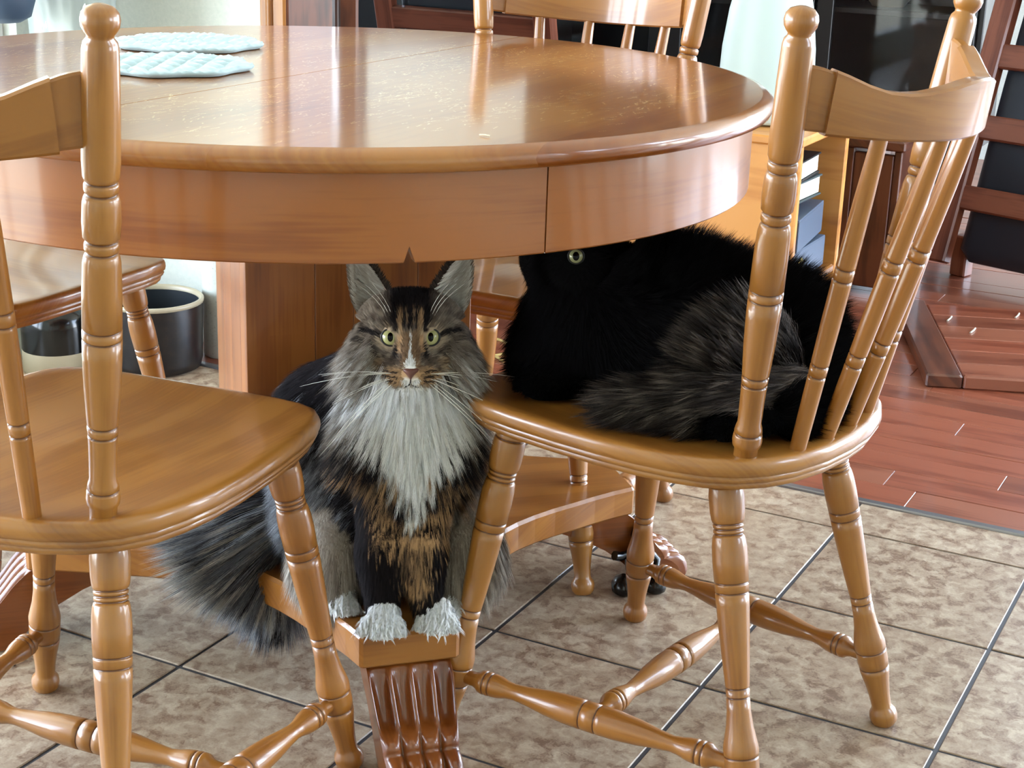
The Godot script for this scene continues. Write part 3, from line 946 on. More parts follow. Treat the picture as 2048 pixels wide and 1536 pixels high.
func turned(outline: Array, lines: Array, length: float, n: int) -> ArrayMesh:
	var rows := []   # [y, radius, burnt]
	for q in outline:
		var near := false
		for l in lines:
			near = near or absf(q[0] - l) * length < 0.0014
		if not near:
			rows.append([q[0] * length, q[1], 0.0])
	for l in lines:
		var r := 0.0
		for k in outline.size() - 1:
			if l >= outline[k][0] and l <= outline[k + 1][0]:
				r = lerpf(outline[k][1], outline[k + 1][1], (l - outline[k][0]) / (outline[k + 1][0] - outline[k][0]))
		for s in [[-0.0013, 0.0, 0.0], [-0.0007, 0.0011, 0.8], [0.0, 0.0014, 1.0], [0.0007, 0.0011, 0.8], [0.0013, 0.0, 0.0]]:
			rows.append([l * length + s[0], r - s[1], s[2]])
	rows.sort_custom(func(a, b): return a[0] < b[0])
	var st := SurfaceTool.new()
	st.begin(Mesh.PRIMITIVE_TRIANGLES)
	st.set_smooth_group(0)
	var burnt := Color(0.30, 0.20, 0.15)
	for i in rows.size() - 1:
		for j in n:
			for c in [[i, j], [i, j + 1], [i + 1, j + 1], [i, j], [i + 1, j + 1], [i + 1, j]]:
				var row: Array = rows[c[0]]
				var t: float = TAU * (c[1] % n) / n
				st.set_color(Color.WHITE.lerp(burnt, row[2]))
				st.set_uv(Vector2(row[0], 0.12 * c[1] / n))
				st.add_vertex(Vector3(cos(t) * row[1], row[0], sin(t) * row[1]))
	for side in 2:
		st.set_smooth_group(1 + side)
		st.set_color(Color.WHITE)
		var row: Array = rows[0] if side == 0 else rows[-1]
		cap(st, ring_of(row[1], row[0], n), side == 1, Vector3.UP, Vector3.RIGHT)
	st.generate_normals()
	st.index()
	return st.commit()


func make_chair() -> Node3D:
	var c := Node3D.new()
	part("seat", seat_mesh(), M.chair0, c)
	var leg_ends := []
	for s in [-1.0, 1.0]:
		leg_ends.append([Vector3(s * 0.2184, 0.0, -0.184), Vector3(s * 0.156, SEAT - 0.03, -0.133)])
		leg_ends.append([Vector3(s * 0.1777, 0.0, 0.220), Vector3(s * 0.1195, SEAT - 0.03, 0.125)])
	var k := 0
	for e in leg_ends:
		part("leg", turned(LEG_TURNING, LEG_LINES, e[0].distance_to(e[1]), 22), M["chair%d" % (k % 3)], c, along(e[0], e[1], 1.7 * k))
		k += 1
	var mids := []
	for s in 2:
		var f: Vector3 = leg_ends[s * 2][0].lerp(leg_ends[s * 2][1], 0.222)
		var r: Vector3 = leg_ends[s * 2 + 1][0].lerp(leg_ends[s * 2 + 1][1], 0.222)
		part("side_stretcher", turned(STRETCHER_TURNING, STRETCHER_LINES, f.distance_to(r), 18), M.chair2, c, along(f, r))
		mids.append(f.lerp(r, 0.5))
	part("cross_stretcher", turned(STRETCHER_TURNING, STRETCHER_LINES, mids[0].distance_to(mids[1]), 18), M.chair1, c, along(mids[0], mids[1]))
	for s in [-1.0, 1.0]:
		var a := Vector3(s * 0.1375, SEAT - 0.004, 0.1573)
		var b := Vector3(s * 0.200, 0.9051, 0.2116)
		part("back_post", turned(POST_TURNING, POST_LINES, a.distance_to(b), 24), M["chair%d" % (1 if s < 0 else 0)], c, along(a, b, s))
	var rail_z := 0.154
	part("crest_rail", crest_rail_mesh(), M.chair1, c, at(Vector3(0, SEAT, rail_z)))
	for q in [[-0.083, -0.112], [-0.028, -0.037], [0.028, 0.037], [0.083, 0.112]]:
		var t: float = q[1] / 0.186
		var a := Vector3(q[0], SEAT - 0.004, 0.196 - 0.9 * q[0] * q[0])
		var b := Vector3(q[1], SEAT + 0.350, rail_z + 0.104 * (1 - t * t) + 0.118 * 0.350)
		part("spindle", turned(SPINDLE_TURNING, SPINDLE_LINES, a.distance_to(b), 14), M.chair2, c, along(a, b))
	return c


func build_chairs() -> void:
	var poses := [[-0.4457, -1.5642, -0.3712], [0.2037, -1.7858, 0.9321], [0.0058, -2.4105, 2.6632], [-0.780, -2.285, -2.037]]
	var labels := ["empty golden wooden chair nearest the camera at the left edge", "golden wooden chair on the right with a black cat lying on its seat", "golden wooden chair pushed in at the far side of the table", "golden wooden chair half hidden under the table at the far left"]
	var first: Node3D = make_chair()
	for k in 4:
		var c: Node3D = first if k == 0 else first.duplicate()
		c.name = numbered("dining_chair")
		add_child(c)
		c.transform = at(Vector3(poses[k][0], 0, poses[k][1]), poses[k][2])
		tag(c, labels[k], "chair", "turned wooden chairs round the table")


# ---------------------------------------------------------------- small things

func knit_mat(turn_seed: int) -> ArrayMesh:
	var st := SurfaceTool.new()
	st.begin(Mesh.PRIMITIVE_TRIANGLES)
	var n := 120
	var rings := []
	var radii := [0.0, 0.02, 0.05, 0.08, 0.11, 0.15, 0.2, 0.25, 0.3, 0.35, 0.4, 0.45, 0.5, 0.55, 0.6, 0.65, 0.7, 0.75, 0.8, 0.84, 0.88, 0.92, 0.95, 0.98, 1.0, 0.985, 0.95]
	for i in range(radii.size() - 1, -1, -1):
		var ring := PackedVector3Array()
		for j in n:
			var t := TAU * j / n
			var q: float = radii[i]
			var r := q * 0.104 * (1.0 + 0.045 * cos(8 * t + turn_seed) * q)
			var x := cos(t) * r
			var z := sin(t) * r
			var y := 0.0
			if i >= radii.size() - 2:
				y = 0.001 if i == radii.size() - 1 else 0.0035
			else:
				var cable := sin(x * 230 + sin(z * 190 + turn_seed) * 1.5)
				y = 0.0080 + 0.0026 * cable * (1.0 if q < 0.86 else 0.25) + 0.0008 * sin(x * 700) * sin(z * 700)
				if q > 0.86:
					y += 0.0012 * sin(t * 46)
				if q >= 1.0:
					y = 0.006
			ring.append(Vector3(x, y, z))
		rings.append(ring)
	loft_into(st, rings, Vector3.RIGHT, Vector3.BACK, true, true)
	st.generate_normals()
	st.index()
	return st.commit()


func build_small_things() -> void:
	var yarn := mat(Color(0.65, 0.725, 0.735), 0.95, 0.2)
	yarn.rim_enabled = true
	yarn.rim = 0.6
	var spots := [[Vector3(-0.452, 0.7562, -2.070), "pale blue knitted hot pad on the table nearer the front edge"], [Vector3(-0.478, 0.7562, -2.318), "pale blue knitted hot pad on the table farther back"]]
	for k in 2:
		var m := part("hot_pad", knit_mat(k * 2), yarn, self, at(spots[k][0], 0.5 * k))
		tag(m, spots[k][1], "hot pad", "knitted hot pads on the table")
	tag(part("splinter", tube(PackedVector3Array([Vector3(-0.006, 0, 0), Vector3(0, 0.0006, 0.0006), Vector3(0.006, 0, 0)]), [0.0011], 6), mat(Color(0.85, 0.80, 0.70), 0.7), self, at(Vector3(-0.036, 0.7575, -1.619), -0.5)), "tiny pale splinter lying on the table top near its front edge", "splinter")
	var r := RandomNumberGenerator.new()
	r.seed = 77
	# stoneware by the wall
	var brown_glaze := mottled(0.02, 65, [Color(0.055, 0.05, 0.06), Color(0.09, 0.08, 0.085), Color(0.17, 0.12, 0.09)], [0.3, 0.62, 0.85], 4.0, 0.3)
	var crock := thing("crock", "low black stoneware crock with a cream rim standing on the tiles", "crock", at(uv_point(-0.870, 1.0)))
	part("body", lathe([[0, 0.085], [0.004, 0.094], [0.02, 0.098], [0.12, 0.101], [0.14, 0.101]], 40, false), brown_glaze, crock)
	var rim_rings := []
	for q in [[0.139, 0.0995], [0.140, 0.103], [0.146, 0.1035], [0.149, 0.1015], [0.149, 0.097], [0.145, 0.0945], [0.139, 0.094]]:
		rim_rings.append(ring_of(q[1], q[0], 40))
	part("rim", loft(rim_rings, Vector3.UP, Vector3.RIGHT, false, false), mat(Color(0.62, 0.58, 0.49), 0.35), crock)
	var inside := lathe([[0.012, 0.002], [0.012, 0.086], [0.03, 0.09], [0.143, 0.0948]], 40, false)
	part("inner_glaze", inside, mat(Color(0.13, 0.15, 0.17), 0.3), crock)
	var jug := thing("jug", "dark shouldered stoneware jug with a cream foot standing left of the crock", "jug", at(Vector3(-0.932, 0, -3.125)))
	part("shoulder", lathe([[0.048, 0.070], [0.10, 0.0705], [0.118, 0.067], [0.135, 0.055], [0.146, 0.036], [0.152, 0.022], [0.166, 0.018], [0.178, 0.021], [0.184, 0.019], [0.184, 0.012], [0.150, 0.012]], 36), mat(Color(0.055, 0.06, 0.06), 0.16), jug)
	part("foot", lathe([[0, 0.066], [0.004, 0.070], [0.0485, 0.0702]], 36), mat(Color(0.66, 0.62, 0.52), 0.4), jug)
	part("handle", tube(PackedVector3Array([Vector3(0.018, 0.168, 0), Vector3(0.038, 0.172, 0), Vector3(0.054, 0.156, 0), Vector3(0.056, 0.130, 0)]), [0.006], 8), mat(Color(0.055, 0.06, 0.06), 0.16), jug)
	var white := thing("white_crock", "tall white speckled stoneware crock behind the black crock", "crock", at(uv_point(-0.800, 1.146)))
	part("body", lathe([[0, 0.043], [0.004, 0.046], [0.33, 0.047], [0.335, 0.050], [0.352, 0.050], [0.356, 0.047], [0.35, 0.042], [0.03, 0.040], [0.028, 0.002]], 32), mottled(0.09, 85, [Color(0.28, 0.24, 0.2), Color(0.76, 0.79, 0.76), Color(0.80, 0.82, 0.79)], [0.18, 0.26, 0.8], 3.0, 0.35), white)
	# clear plastic bag and a dark blue one hanging by the window
	var bag := thing("plastic_bag", "crumpled clear plastic bag hanging against the pale wall at the upper left", "bag", Transform3D(Basis(Vector3.UP, ROOM_TURN), uv_point(-1.03, 0.98)))
	var film := mat(Color(0.60, 0.64, 0.63, 0.55), 0.3)
	film.transparency = BaseMaterial3D.TRANSPARENCY_ALPHA
	var rings := []
	for i in 16:
		var y := 0.52 + 0.62 * i / 15.0
		var ring := PackedVector3Array()
		var taper := 1.0 - 0.75 * smoothstep(10.0, 15.0, i)
		for j in 36:
			var t := TAU * j / 36
			var crease := 1.0 + 0.10 * sin(5 * t + i * 0.35) + 0.07 * sin(9 * t - i * 0.5)
			ring.append(Vector3(cos(t) * 0.095 * crease * taper, y + 0.006 * sin(3 * t), sin(t) * 0.045 * crease * taper))
		rings.append(ring)
	part("film", loft(rings, Vector3.UP, Vector3.RIGHT, true, false), film, bag)
	var lint := mat(Color(0.86, 0.88, 0.86), 0.7)
	for k in 9:
		var t := r.randf_range(0.2, PI - 0.2)
		part("smear", lathe([[0, 0.001], [0.004, 0.004], [0.012, 0.003], [0.018, 0.001]], 8), lint, bag, Transform3D(Basis(Vector3.BACK, r.randf_range(-0.5, 0.5)), Vector3(cos(t) * 0.085, r.randf_range(0.58, 0.72), sin(t) * 0.04)))
	part("hook", tube(PackedVector3Array([Vector3(0, 1.22, -0.21), Vector3(0, 1.22, -0.02), Vector3(0, 1.20, 0.005), Vector3(0, 1.13, 0.0)]), [0.004], 6), M.strip, bag)
	var blue := thing("blue_bag", "dark blue rounded bag hanging in the top left corner", "bag", Transform3D(Basis(Vector3.UP, ROOM_TURN), uv_point(-1.075, 0.845)))
	part("pouch", lathe([[0.695, 0.01], [0.697, 0.03], [0.708, 0.050], [0.74, 0.060], [0.82, 0.062], [0.9, 0.05], [0.95, 0.02]], 24), mat(Color(0.16, 0.23, 0.31), 0.6), blue)
	part("strap", tube(PackedVector3Array([Vector3(0, 0.94, 0), Vector3(-0.005, 1.1, 0), Vector3(0, 1.29, 0), Vector3(-0.075, 1.30, 0)]), [0.006], 6), mat(Color(0.10, 0.14, 0.21), 0.7), blue)
	# odds and ends on the floor
	var iron := mat(Color(0.025, 0.027, 0.032), 0.22)
	var toy := thing("figurine", "small glossy black figurine standing on the tiles behind the right chair leg", "figurine", at(Vector3(0.196, 0, -2.165), 0.25))
	part("torso", lathe([[0.02, 0.012], [0.03, 0.019], [0.05, 0.022], [0.065, 0.017], [0.075, 0.010]], 16), iron, toy)
	part("head", lathe([[0.072, 0.004], [0.078, 0.012], [0.088, 0.015], [0.098, 0.012], [0.104, 0.003]], 16), iron, toy)
	for s in [-1.0, 1.0]:
		part("foot", lathe([[0.0, 0.012], [0.004, 0.017], [0.014, 0.018], [0.024, 0.013], [0.029, 0.004]], 14), iron, toy, Transform3D(Basis.from_scale(Vector3(1.0, 1, 1.25)), Vector3(s * 0.024, 0, 0.006)))
		part("arm", tube(PackedVector3Array([Vector3(s * 0.016, 0.060, 0), Vector3(s * 0.026, 0.048, 0.004), Vector3(s * 0.030 - 0.010, 0.040, 0.012)]) if s > 0 else PackedVector3Array([Vector3(-0.016, 0.060, 0), Vector3(-0.030, 0.058, 0.004), Vector3(-0.041, 0.062, 0.008)]), [0.006, 0.0065, 0.0075], 8), iron, toy)
	tag(part("cord", tube(PackedVector3Array([Vector3(0.00, 0.003, 0.06), Vector3(-0.02, 0.003, 0.02), Vector3(0.012, 0.003, -0.005), Vector3(0.02, 0.003, -0.05), Vector3(-0.01, 0.003, -0.10), Vector3(-0.05, 0.003, -0.13)]), [0.0032], 6), mat(Color(0.72, 0.62, 0.38), 0.6), self, at(Vector3(-0.020, 0.0, -3.33))), "thin yellow cord lying on the red floor between the two cats", "cord")
	tag(part("twig", tube(PackedVector3Array([Vector3(-0.018, 0.003, 0), Vector3(0, 0.004, 0.004), Vector3(0.016, 0.003, 0.002)]), [0.002], 6), mat(Color(0.03, 0.03, 0.03), 0.7), self, at(Vector3(-0.652, 0.0, -1.875), -0.3)), "short dark twig lying on the tiles at the left edge", "twig")


# ---------------------------------------------------------------- bodies: smooth unions of tapered capsules, meshed as surface nets

# bones: [[a, b, radius at a, radius at b, tag], ...]; returns {v, n, t, tag}
func blob(bones: Array, cell: float, k: float) -> Dictionary:
	var lo := Vector3.ONE * 1e6
	var hi := -lo
	for b in bones:
		var r: float = maxf(b[2], b[3]) + 2.5 * cell + k
		for p in [b[0], b[1]]:
			lo = lo.min(p - Vector3.ONE * r)
			hi = hi.max(p + Vector3.ONE * r)
	var nx := int((hi.x - lo.x) / cell) + 2
	var ny := int((hi.y - lo.y) / cell) + 2
	var nz := int((hi.z - lo.z) / cell) + 2
	var acc := PackedFloat32Array()
	acc.resize(nx * ny * nz)
	acc.fill(1e-12)
	for b in bones:
		var a: Vector3 = b[0]
		var ab: Vector3 = b[1] - b[0]
		var l2 := maxf(ab.length_squared(), 1e-9)
		var ra: float = b[2]
		var rd: float = b[3] - b[2]
		var reach: float = maxf(b[2], b[3]) + 3.5 * k
		var p0: Vector3 = ((b[0] as Vector3).min(b[1]) - Vector3.ONE * reach - lo) / cell
		var p1: Vector3 = ((b[0] as Vector3).max(b[1]) + Vector3.ONE * reach - lo) / cell
		for z in range(maxi(0, int(p0.z)), mini(nz, int(p1.z) + 2)):
			for y in range(maxi(0, int(p0.y)), mini(ny, int(p1.y) + 2)):
				var row := (z * ny + y) * nx
				for x in range(maxi(0, int(p0.x)), mini(nx, int(p1.x) + 2)):
					var q := lo + Vector3(x, y, z) * cell - a
					var t := clampf(q.dot(ab) / l2, 0.0, 1.0)
					var d := (q - ab * t).length() - ra - rd * t
					if d < 3.5 * k:
						acc[row + x] += exp(-d / k)
	var cells := PackedInt32Array()
	cells.resize(nx * ny * nz)
	cells.fill(-1)
	var v := PackedVector3Array()
	var sx := 1
	var sy := nx
	var sz := nx * ny
	var corner := [0, sx, sy, sx + sy, sz, sz + sx, sz + sy, sz + sx + sy]
	var edges := [[0, 1], [2, 3], [4, 5], [6, 7], [0, 2], [1, 3], [4, 6], [5, 7], [0, 4], [1, 5], [2, 6], [3, 7]]
	var offs := [Vector3(0, 0, 0), Vector3(1, 0, 0), Vector3(0, 1, 0), Vector3(1, 1, 0), Vector3(0, 0, 1), Vector3(1, 0, 1), Vector3(0, 1, 1), Vector3(1, 1, 1)]
	for z in nz - 1:
		for y in ny - 1:
			var row := z * sz + y * sy
			for x in nx - 1:
				var i := row + x
				var inside := int(acc[i] > 1.0) + int(acc[i + sx] > 1.0) + int(acc[i + sy] > 1.0) + int(acc[i + sx + sy] > 1.0) + int(acc[i + sz] > 1.0) + int(acc[i + sz + sx] > 1.0) + int(acc[i + sz + sy] > 1.0) + int(acc[i + sz + sx + sy] > 1.0)
				if inside == 0 or inside == 8:
					continue
				var sum := Vector3.ZERO
				var n := 0
				for e in edges:
					var fa: float = -log(acc[i + corner[e[0]]])
					var fb: float = -log(acc[i + corner[e[1]]])
					if (fa < 0) != (fb < 0):
						sum += (offs[e[0]] as Vector3).lerp(offs[e[1]], fa / (fa - fb))
						n += 1
				cells[i] = v.size()
				v.append(lo + (Vector3(x, y, z) + sum / n) * cell)
	var tri := PackedInt32Array()
	for z in range(1, nz - 1):
		for y in range(1, ny - 1):
			for x in range(1, nx - 1):
				var i := z * sz + y * sy + x
				if cells[i] < 0:
					continue
				var here := acc[i] > 1.0
				for axis in 3:
					var step: int = [sx, sy, sz][axis]
					if (acc[i + step] > 1.0) == here:
						continue
					var q: Array
					if axis == 0:
						q = [cells[i - sy - sz], cells[i - sy], cells[i], cells[i - sz]]
					elif axis == 1:
						q = [cells[i - sx - sz], cells[i - sz], cells[i], cells[i - sx]]
					else:
						q = [cells[i - sx - sy], cells[i - sx], cells[i], cells[i - sy]]
					if q.min() < 0:
						continue
					if not here:
						q.reverse()
					tri.append_array([q[0], q[1], q[2], q[0], q[2], q[3]])
	var nrm := PackedVector3Array()
	nrm.resize(v.size())
	for t in range(0, tri.size(), 3):
		var c := (v[tri[t + 2]] - v[tri[t]]).cross(v[tri[t + 1]] - v[tri[t]])
		for j in 3:
			nrm[tri[t + j]] += c
	var tags := PackedInt32Array()
	for i in v.size():
		nrm[i] = nrm[i].normalized()
		var best := 1e9
		var which := 0
		for b in bones:
			var ab: Vector3 = b[1] - b[0]
			var t := clampf((v[i] - b[0]).dot(ab) / maxf(ab.length_squared(), 1e-9), 0.0, 1.0)
			var d: float = v[i].distance_to(b[0] + ab * t) - lerpf(b[2], b[3], t)
			if d < best:
				best = d
				which = b[4]
		tags.append(which)
	return {"v": v, "n": nrm, "t": tri, "tag": tags}


func blob_mesh(blobs: Array, base: Vector3, color: Callable) -> ArrayMesh:
	var v := PackedVector3Array()
	var n := PackedVector3Array()
	var c := PackedColorArray()
	var t := PackedInt32Array()
	for b in blobs:
		var first := v.size()
		for i in b.v.size():
			v.append(b.v[i] - base)
			c.append((color.call(b.v[i], b.tag[i]) as Color).srgb_to_linear())
		n.append_array(b.n)
		for i in b.t:
			t.append(i + first)
	var a := []
	a.resize(Mesh.ARRAY_MAX)
	a[Mesh.ARRAY_VERTEX] = v
	a[Mesh.ARRAY_NORMAL] = n
	a[Mesh.ARRAY_COLOR] = c
	a[Mesh.ARRAY_INDEX] = t
	var m := ArrayMesh.new()
	m.add_surface_from_arrays(Mesh.PRIMITIVE_TRIANGLES, a)
	return m


# A lock of hairs: local y from root to tip (length 1), x across, z away from the skin.
func lock_mesh(hairs: int, seed_: int, width: float, stray: float, gather := 0.45) -> ArrayMesh:
	var r := RandomNumberGenerator.new()
	r.seed = seed_
	var v := PackedVector3Array()
	var n := PackedVector3Array()
	var c := PackedColorArray()
	var t := PackedInt32Array()
	for h in hairs:
		var root := Vector3(r.randf_range(-0.5, 0.5), r.randf_range(-0.06, 0.10), r.randf_range(-0.3, 0.3))
		var len_ := r.randf_range(0.72, 1.0)
		var dx := r.randfn() * stray
		var bend := r.randfn() * stray * 0.7
		var lift := r.randf_range(-0.2, 0.9)
		var roll := r.randf_range(-0.8, 0.8)
		var w := width * r.randf_range(0.7, 1.2)
		var shade := r.randf_range(0.72, 1.22)
		var first := v.size()
		for s in 4:
			var u := s / 3.0
			var p := root + Vector3(dx * u + bend * u * u - root.x * gather * u, len_ * u, lift * sin(u * 2.2) - root.z * gather * u)
			var half: float = w * [0.85, 1.0, 0.72, 0.0][s]
			var side := Vector3(cos(roll), 0, sin(roll)) * half
			if s < 3:
				v.append(p - side)
				v.append(p + side)
			else:
				v.append(p)
		for q in 7:
			n.append(Vector3(0, 0.25, 1).normalized())
			c.append(Color(shade, shade, shade))
		t.append_array([first, first + 2, first + 1, first + 1, first + 2, first + 3, first + 2, first + 4, first + 3, first + 3, first + 4, first + 5, first + 4, first + 6, first + 5])
	var a := []
	a.resize(Mesh.ARRAY_MAX)
	a[Mesh.ARRAY_VERTEX] = v
	a[Mesh.ARRAY_NORMAL] = n
	a[Mesh.ARRAY_COLOR] = c
	a[Mesh.ARRAY_INDEX] = t
	var m := ArrayMesh.new()
	m.add_surface_from_arrays(Mesh.PRIMITIVE_TRIANGLES, a)
	return m


# one lock's row of the buffer; sized [length, spread, lift]
func put_lock(buffer: PackedFloat32Array, p: Vector3, normal: Vector3, dir: Vector3, len_: float, spread: float, lift: float, color: Color) -> void:
	var y := dir.normalized()
	var z := (normal - y * normal.dot(y))
	if z.length_squared() < 1e-5:
		z = Vector3(0, 0, 1) - y * y.z
	z = z.normalized()
	var x := y.cross(z) * spread
	y *= len_
	z *= lift
	var c := color.srgb_to_linear()
	buffer.append_array([x.x, y.x, z.x, p.x, x.y, y.y, z.y, p.y, x.z, y.z, z.z, p.z, c.r, c.g, c.b, 1.0])


# style(p, n, tag) -> [locks per square metre]; full(p, n, tag) -> [dir, length, spread, lift, colour]
func grow(buffer: PackedFloat32Array, b: Dictionary, base: Vector3, density: Callable, style: Callable, r: RandomNumberGenerator) -> void:
	var v: PackedVector3Array = b.v
	var n: PackedVector3Array = b.n
	var t: PackedInt32Array = b.t
	var tags: PackedInt32Array = b.tag
	for i in range(0, t.size(), 3):
		var a := v[t[i]]
		var ab := v[t[i + 1]] - a
		var ac := v[t[i + 2]] - a
		var area := ab.cross(ac).length() * 0.5
		var tag_ := tags[t[i]]
		var want: float = area * density.call(a + (ab + ac) / 3.0, n[t[i]], tag_) + r.randf()
		for k in int(want):
			var s := r.randf()
			var q := r.randf()
			if s + q > 1.0:
				s = 1.0 - s
				q = 1.0 - q
			var p := a + ab * s + ac * q
			var nm := (n[t[i]] * (1.0 - s - q) + n[t[i + 1]] * s + n[t[i + 2]] * q).normalized()
			var st: Array = style.call(p, nm, tag_, r)
			if st.is_empty():
				continue
			put_lock(buffer, p - base, nm, st[0], st[1], st[2], st[3], st[4])


func fur(called: String, lock: Mesh, buffer: PackedFloat32Array, m: Material, parent: Node) -> void:
	var mm := MultiMesh.new()
	mm.transform_format = MultiMesh.TRANSFORM_3D
	mm.use_colors = true
	mm.mesh = lock
	mm.instance_count = buffer.size() / 16
	mm.buffer = buffer
	var o := MultiMeshInstance3D.new()
	o.name = called
	o.multimesh = mm
	o.material_override = m
	o.set_meta("kind", "stuff")
	parent.add_child(o, true)


func eye_parts(parent: Node, place: Transform3D, iris_color: Color, radius: float, pupil := Vector2(0.30, 0.55)) -> void:
	# local z looks out
	var n := 40
	var v := PackedVector3Array()
	var nr := PackedVector3Array()
	var c := PackedColorArray()
	var t := PackedInt32Array()
	for i in 25:
		for j in n:
			var a := PI * 0.62 * i / 24.0
			var p := Vector3(sin(a) * cos(TAU * j / n), sin(a) * sin(TAU * j / n), cos(a))
			v.append(p * radius)
			nr.append(p)
			var q := sin(a)
			var col := iris_color
			if q < 0.62:
				col = iris_color.lerp(Color(0.55, 0.57, 0.36), 0.5 * (1.0 - q / 0.62))
			if q > 0.86:
				col = Color(0.03, 0.03, 0.03)
			elif q > 0.80:
				col = iris_color.darkened(0.55)
			c.append(col.srgb_to_linear())
	for i in 24:
		for j in n:
			var k := (j + 1) % n
			t.append_array([i * n + j, (i + 1) * n + k, (i + 1) * n + j, i * n + j, i * n + k, (i + 1) * n + k])
	var a := []
	a.resize(Mesh.ARRAY_MAX)
	a[Mesh.ARRAY_VERTEX] = v
	a[Mesh.ARRAY_NORMAL] = nr
	a[Mesh.ARRAY_COLOR] = c
	a[Mesh.ARRAY_INDEX] = t
	var m := ArrayMesh.new()
	m.add_surface_from_arrays(Mesh.PRIMITIVE_TRIANGLES, a)
	var mt := hair_mat(0.08, 0.5)
	var e := part("eye", m, mt, parent, place)
	var rings := []
	for q in [[1.0, -0.12], [0.97, 0.0], [0.8, 0.05], [0.45, 0.085], [0.1, 0.095]]:
		var ring := PackedVector3Array()
		for j in 28:
			var w := TAU * j / 28
			var flat: Vector2 = Vector2(cos(w) * pupil.x, -sin(w) * pupil.y) * radius * q[0]
			ring.append(Vector3(flat.x, flat.y, sqrt(maxf(0.0, radius * radius - flat.length_squared())) + radius * 0.22 * q[1]))
		rings.append(ring)
	part("pupil", loft(rings, Vector3.UP, Vector3.RIGHT, false, true), mat(Color(0.008, 0.012, 0.014), 0.12, 0.3), e)
	var lid := PackedVector3Array()
	for j in 33:
		var w := TAU * j / 32
		var x := cos(w) * radius * 0.93
		var y := sin(w) * radius * (0.84 if sin(w) > 0 else 0.90)
		lid.append(Vector3(x, y, sqrt(maxf(0.0, radius * radius * 1.02 - x * x - y * y)) * 0.99))
	part("eyelid", tube(lid, [radius * 0.115], 8), mat(Color(0.035, 0.03, 0.032), 0.5), e)


# ---------------------------------------------------------------- the tabby cat

const HEAD := Vector3(-0.119, 0.4875, -1.775)
const DK := Color(0.115, 0.10, 0.105)
const BR := Color(0.355, 0.305, 0.265)
const GB := Color(0.565, 0.515, 0.455)
const TN := Color(0.73, 0.58, 0.42)
const LG := Color(0.77, 0.745, 0.70)
const WH := Color(0.965, 0.965, 0.945)
var face: Basis            # columns: across (to our right), up, out of the face
var grainy := FastNoiseLite.new()
var patchy := FastNoiseLite.new()


func hp(a: float, b: float, c: float) -> Vector3:   # millimetres in the head's own axes -> the room
	return HEAD + face * (Vector3(a, b, c) * 0.001)


func ellipse(x: float, y: float, cx: float, cy: float, rx: float, ry: float, soft := 0.3) -> float:   # 1 inside, 0 outside
	var d := sqrt(pow((x - cx) / rx, 2) + pow((y - cy) / ry, 2))
	return 1.0 - smoothstep(1.0 - soft, 1.0 + soft, d)


func stroke(x: float, y: float, ax: float, ay: float, bx: float, by: float, w: float) -> float:
	var p := Vector2(x, y)
	var d := p.distance_to(Geometry2D.get_closest_point_to_segment(p, Vector2(ax, ay), Vector2(bx, by)))
	return 1.0 - smoothstep(w * 0.6, w * 1.3, d)


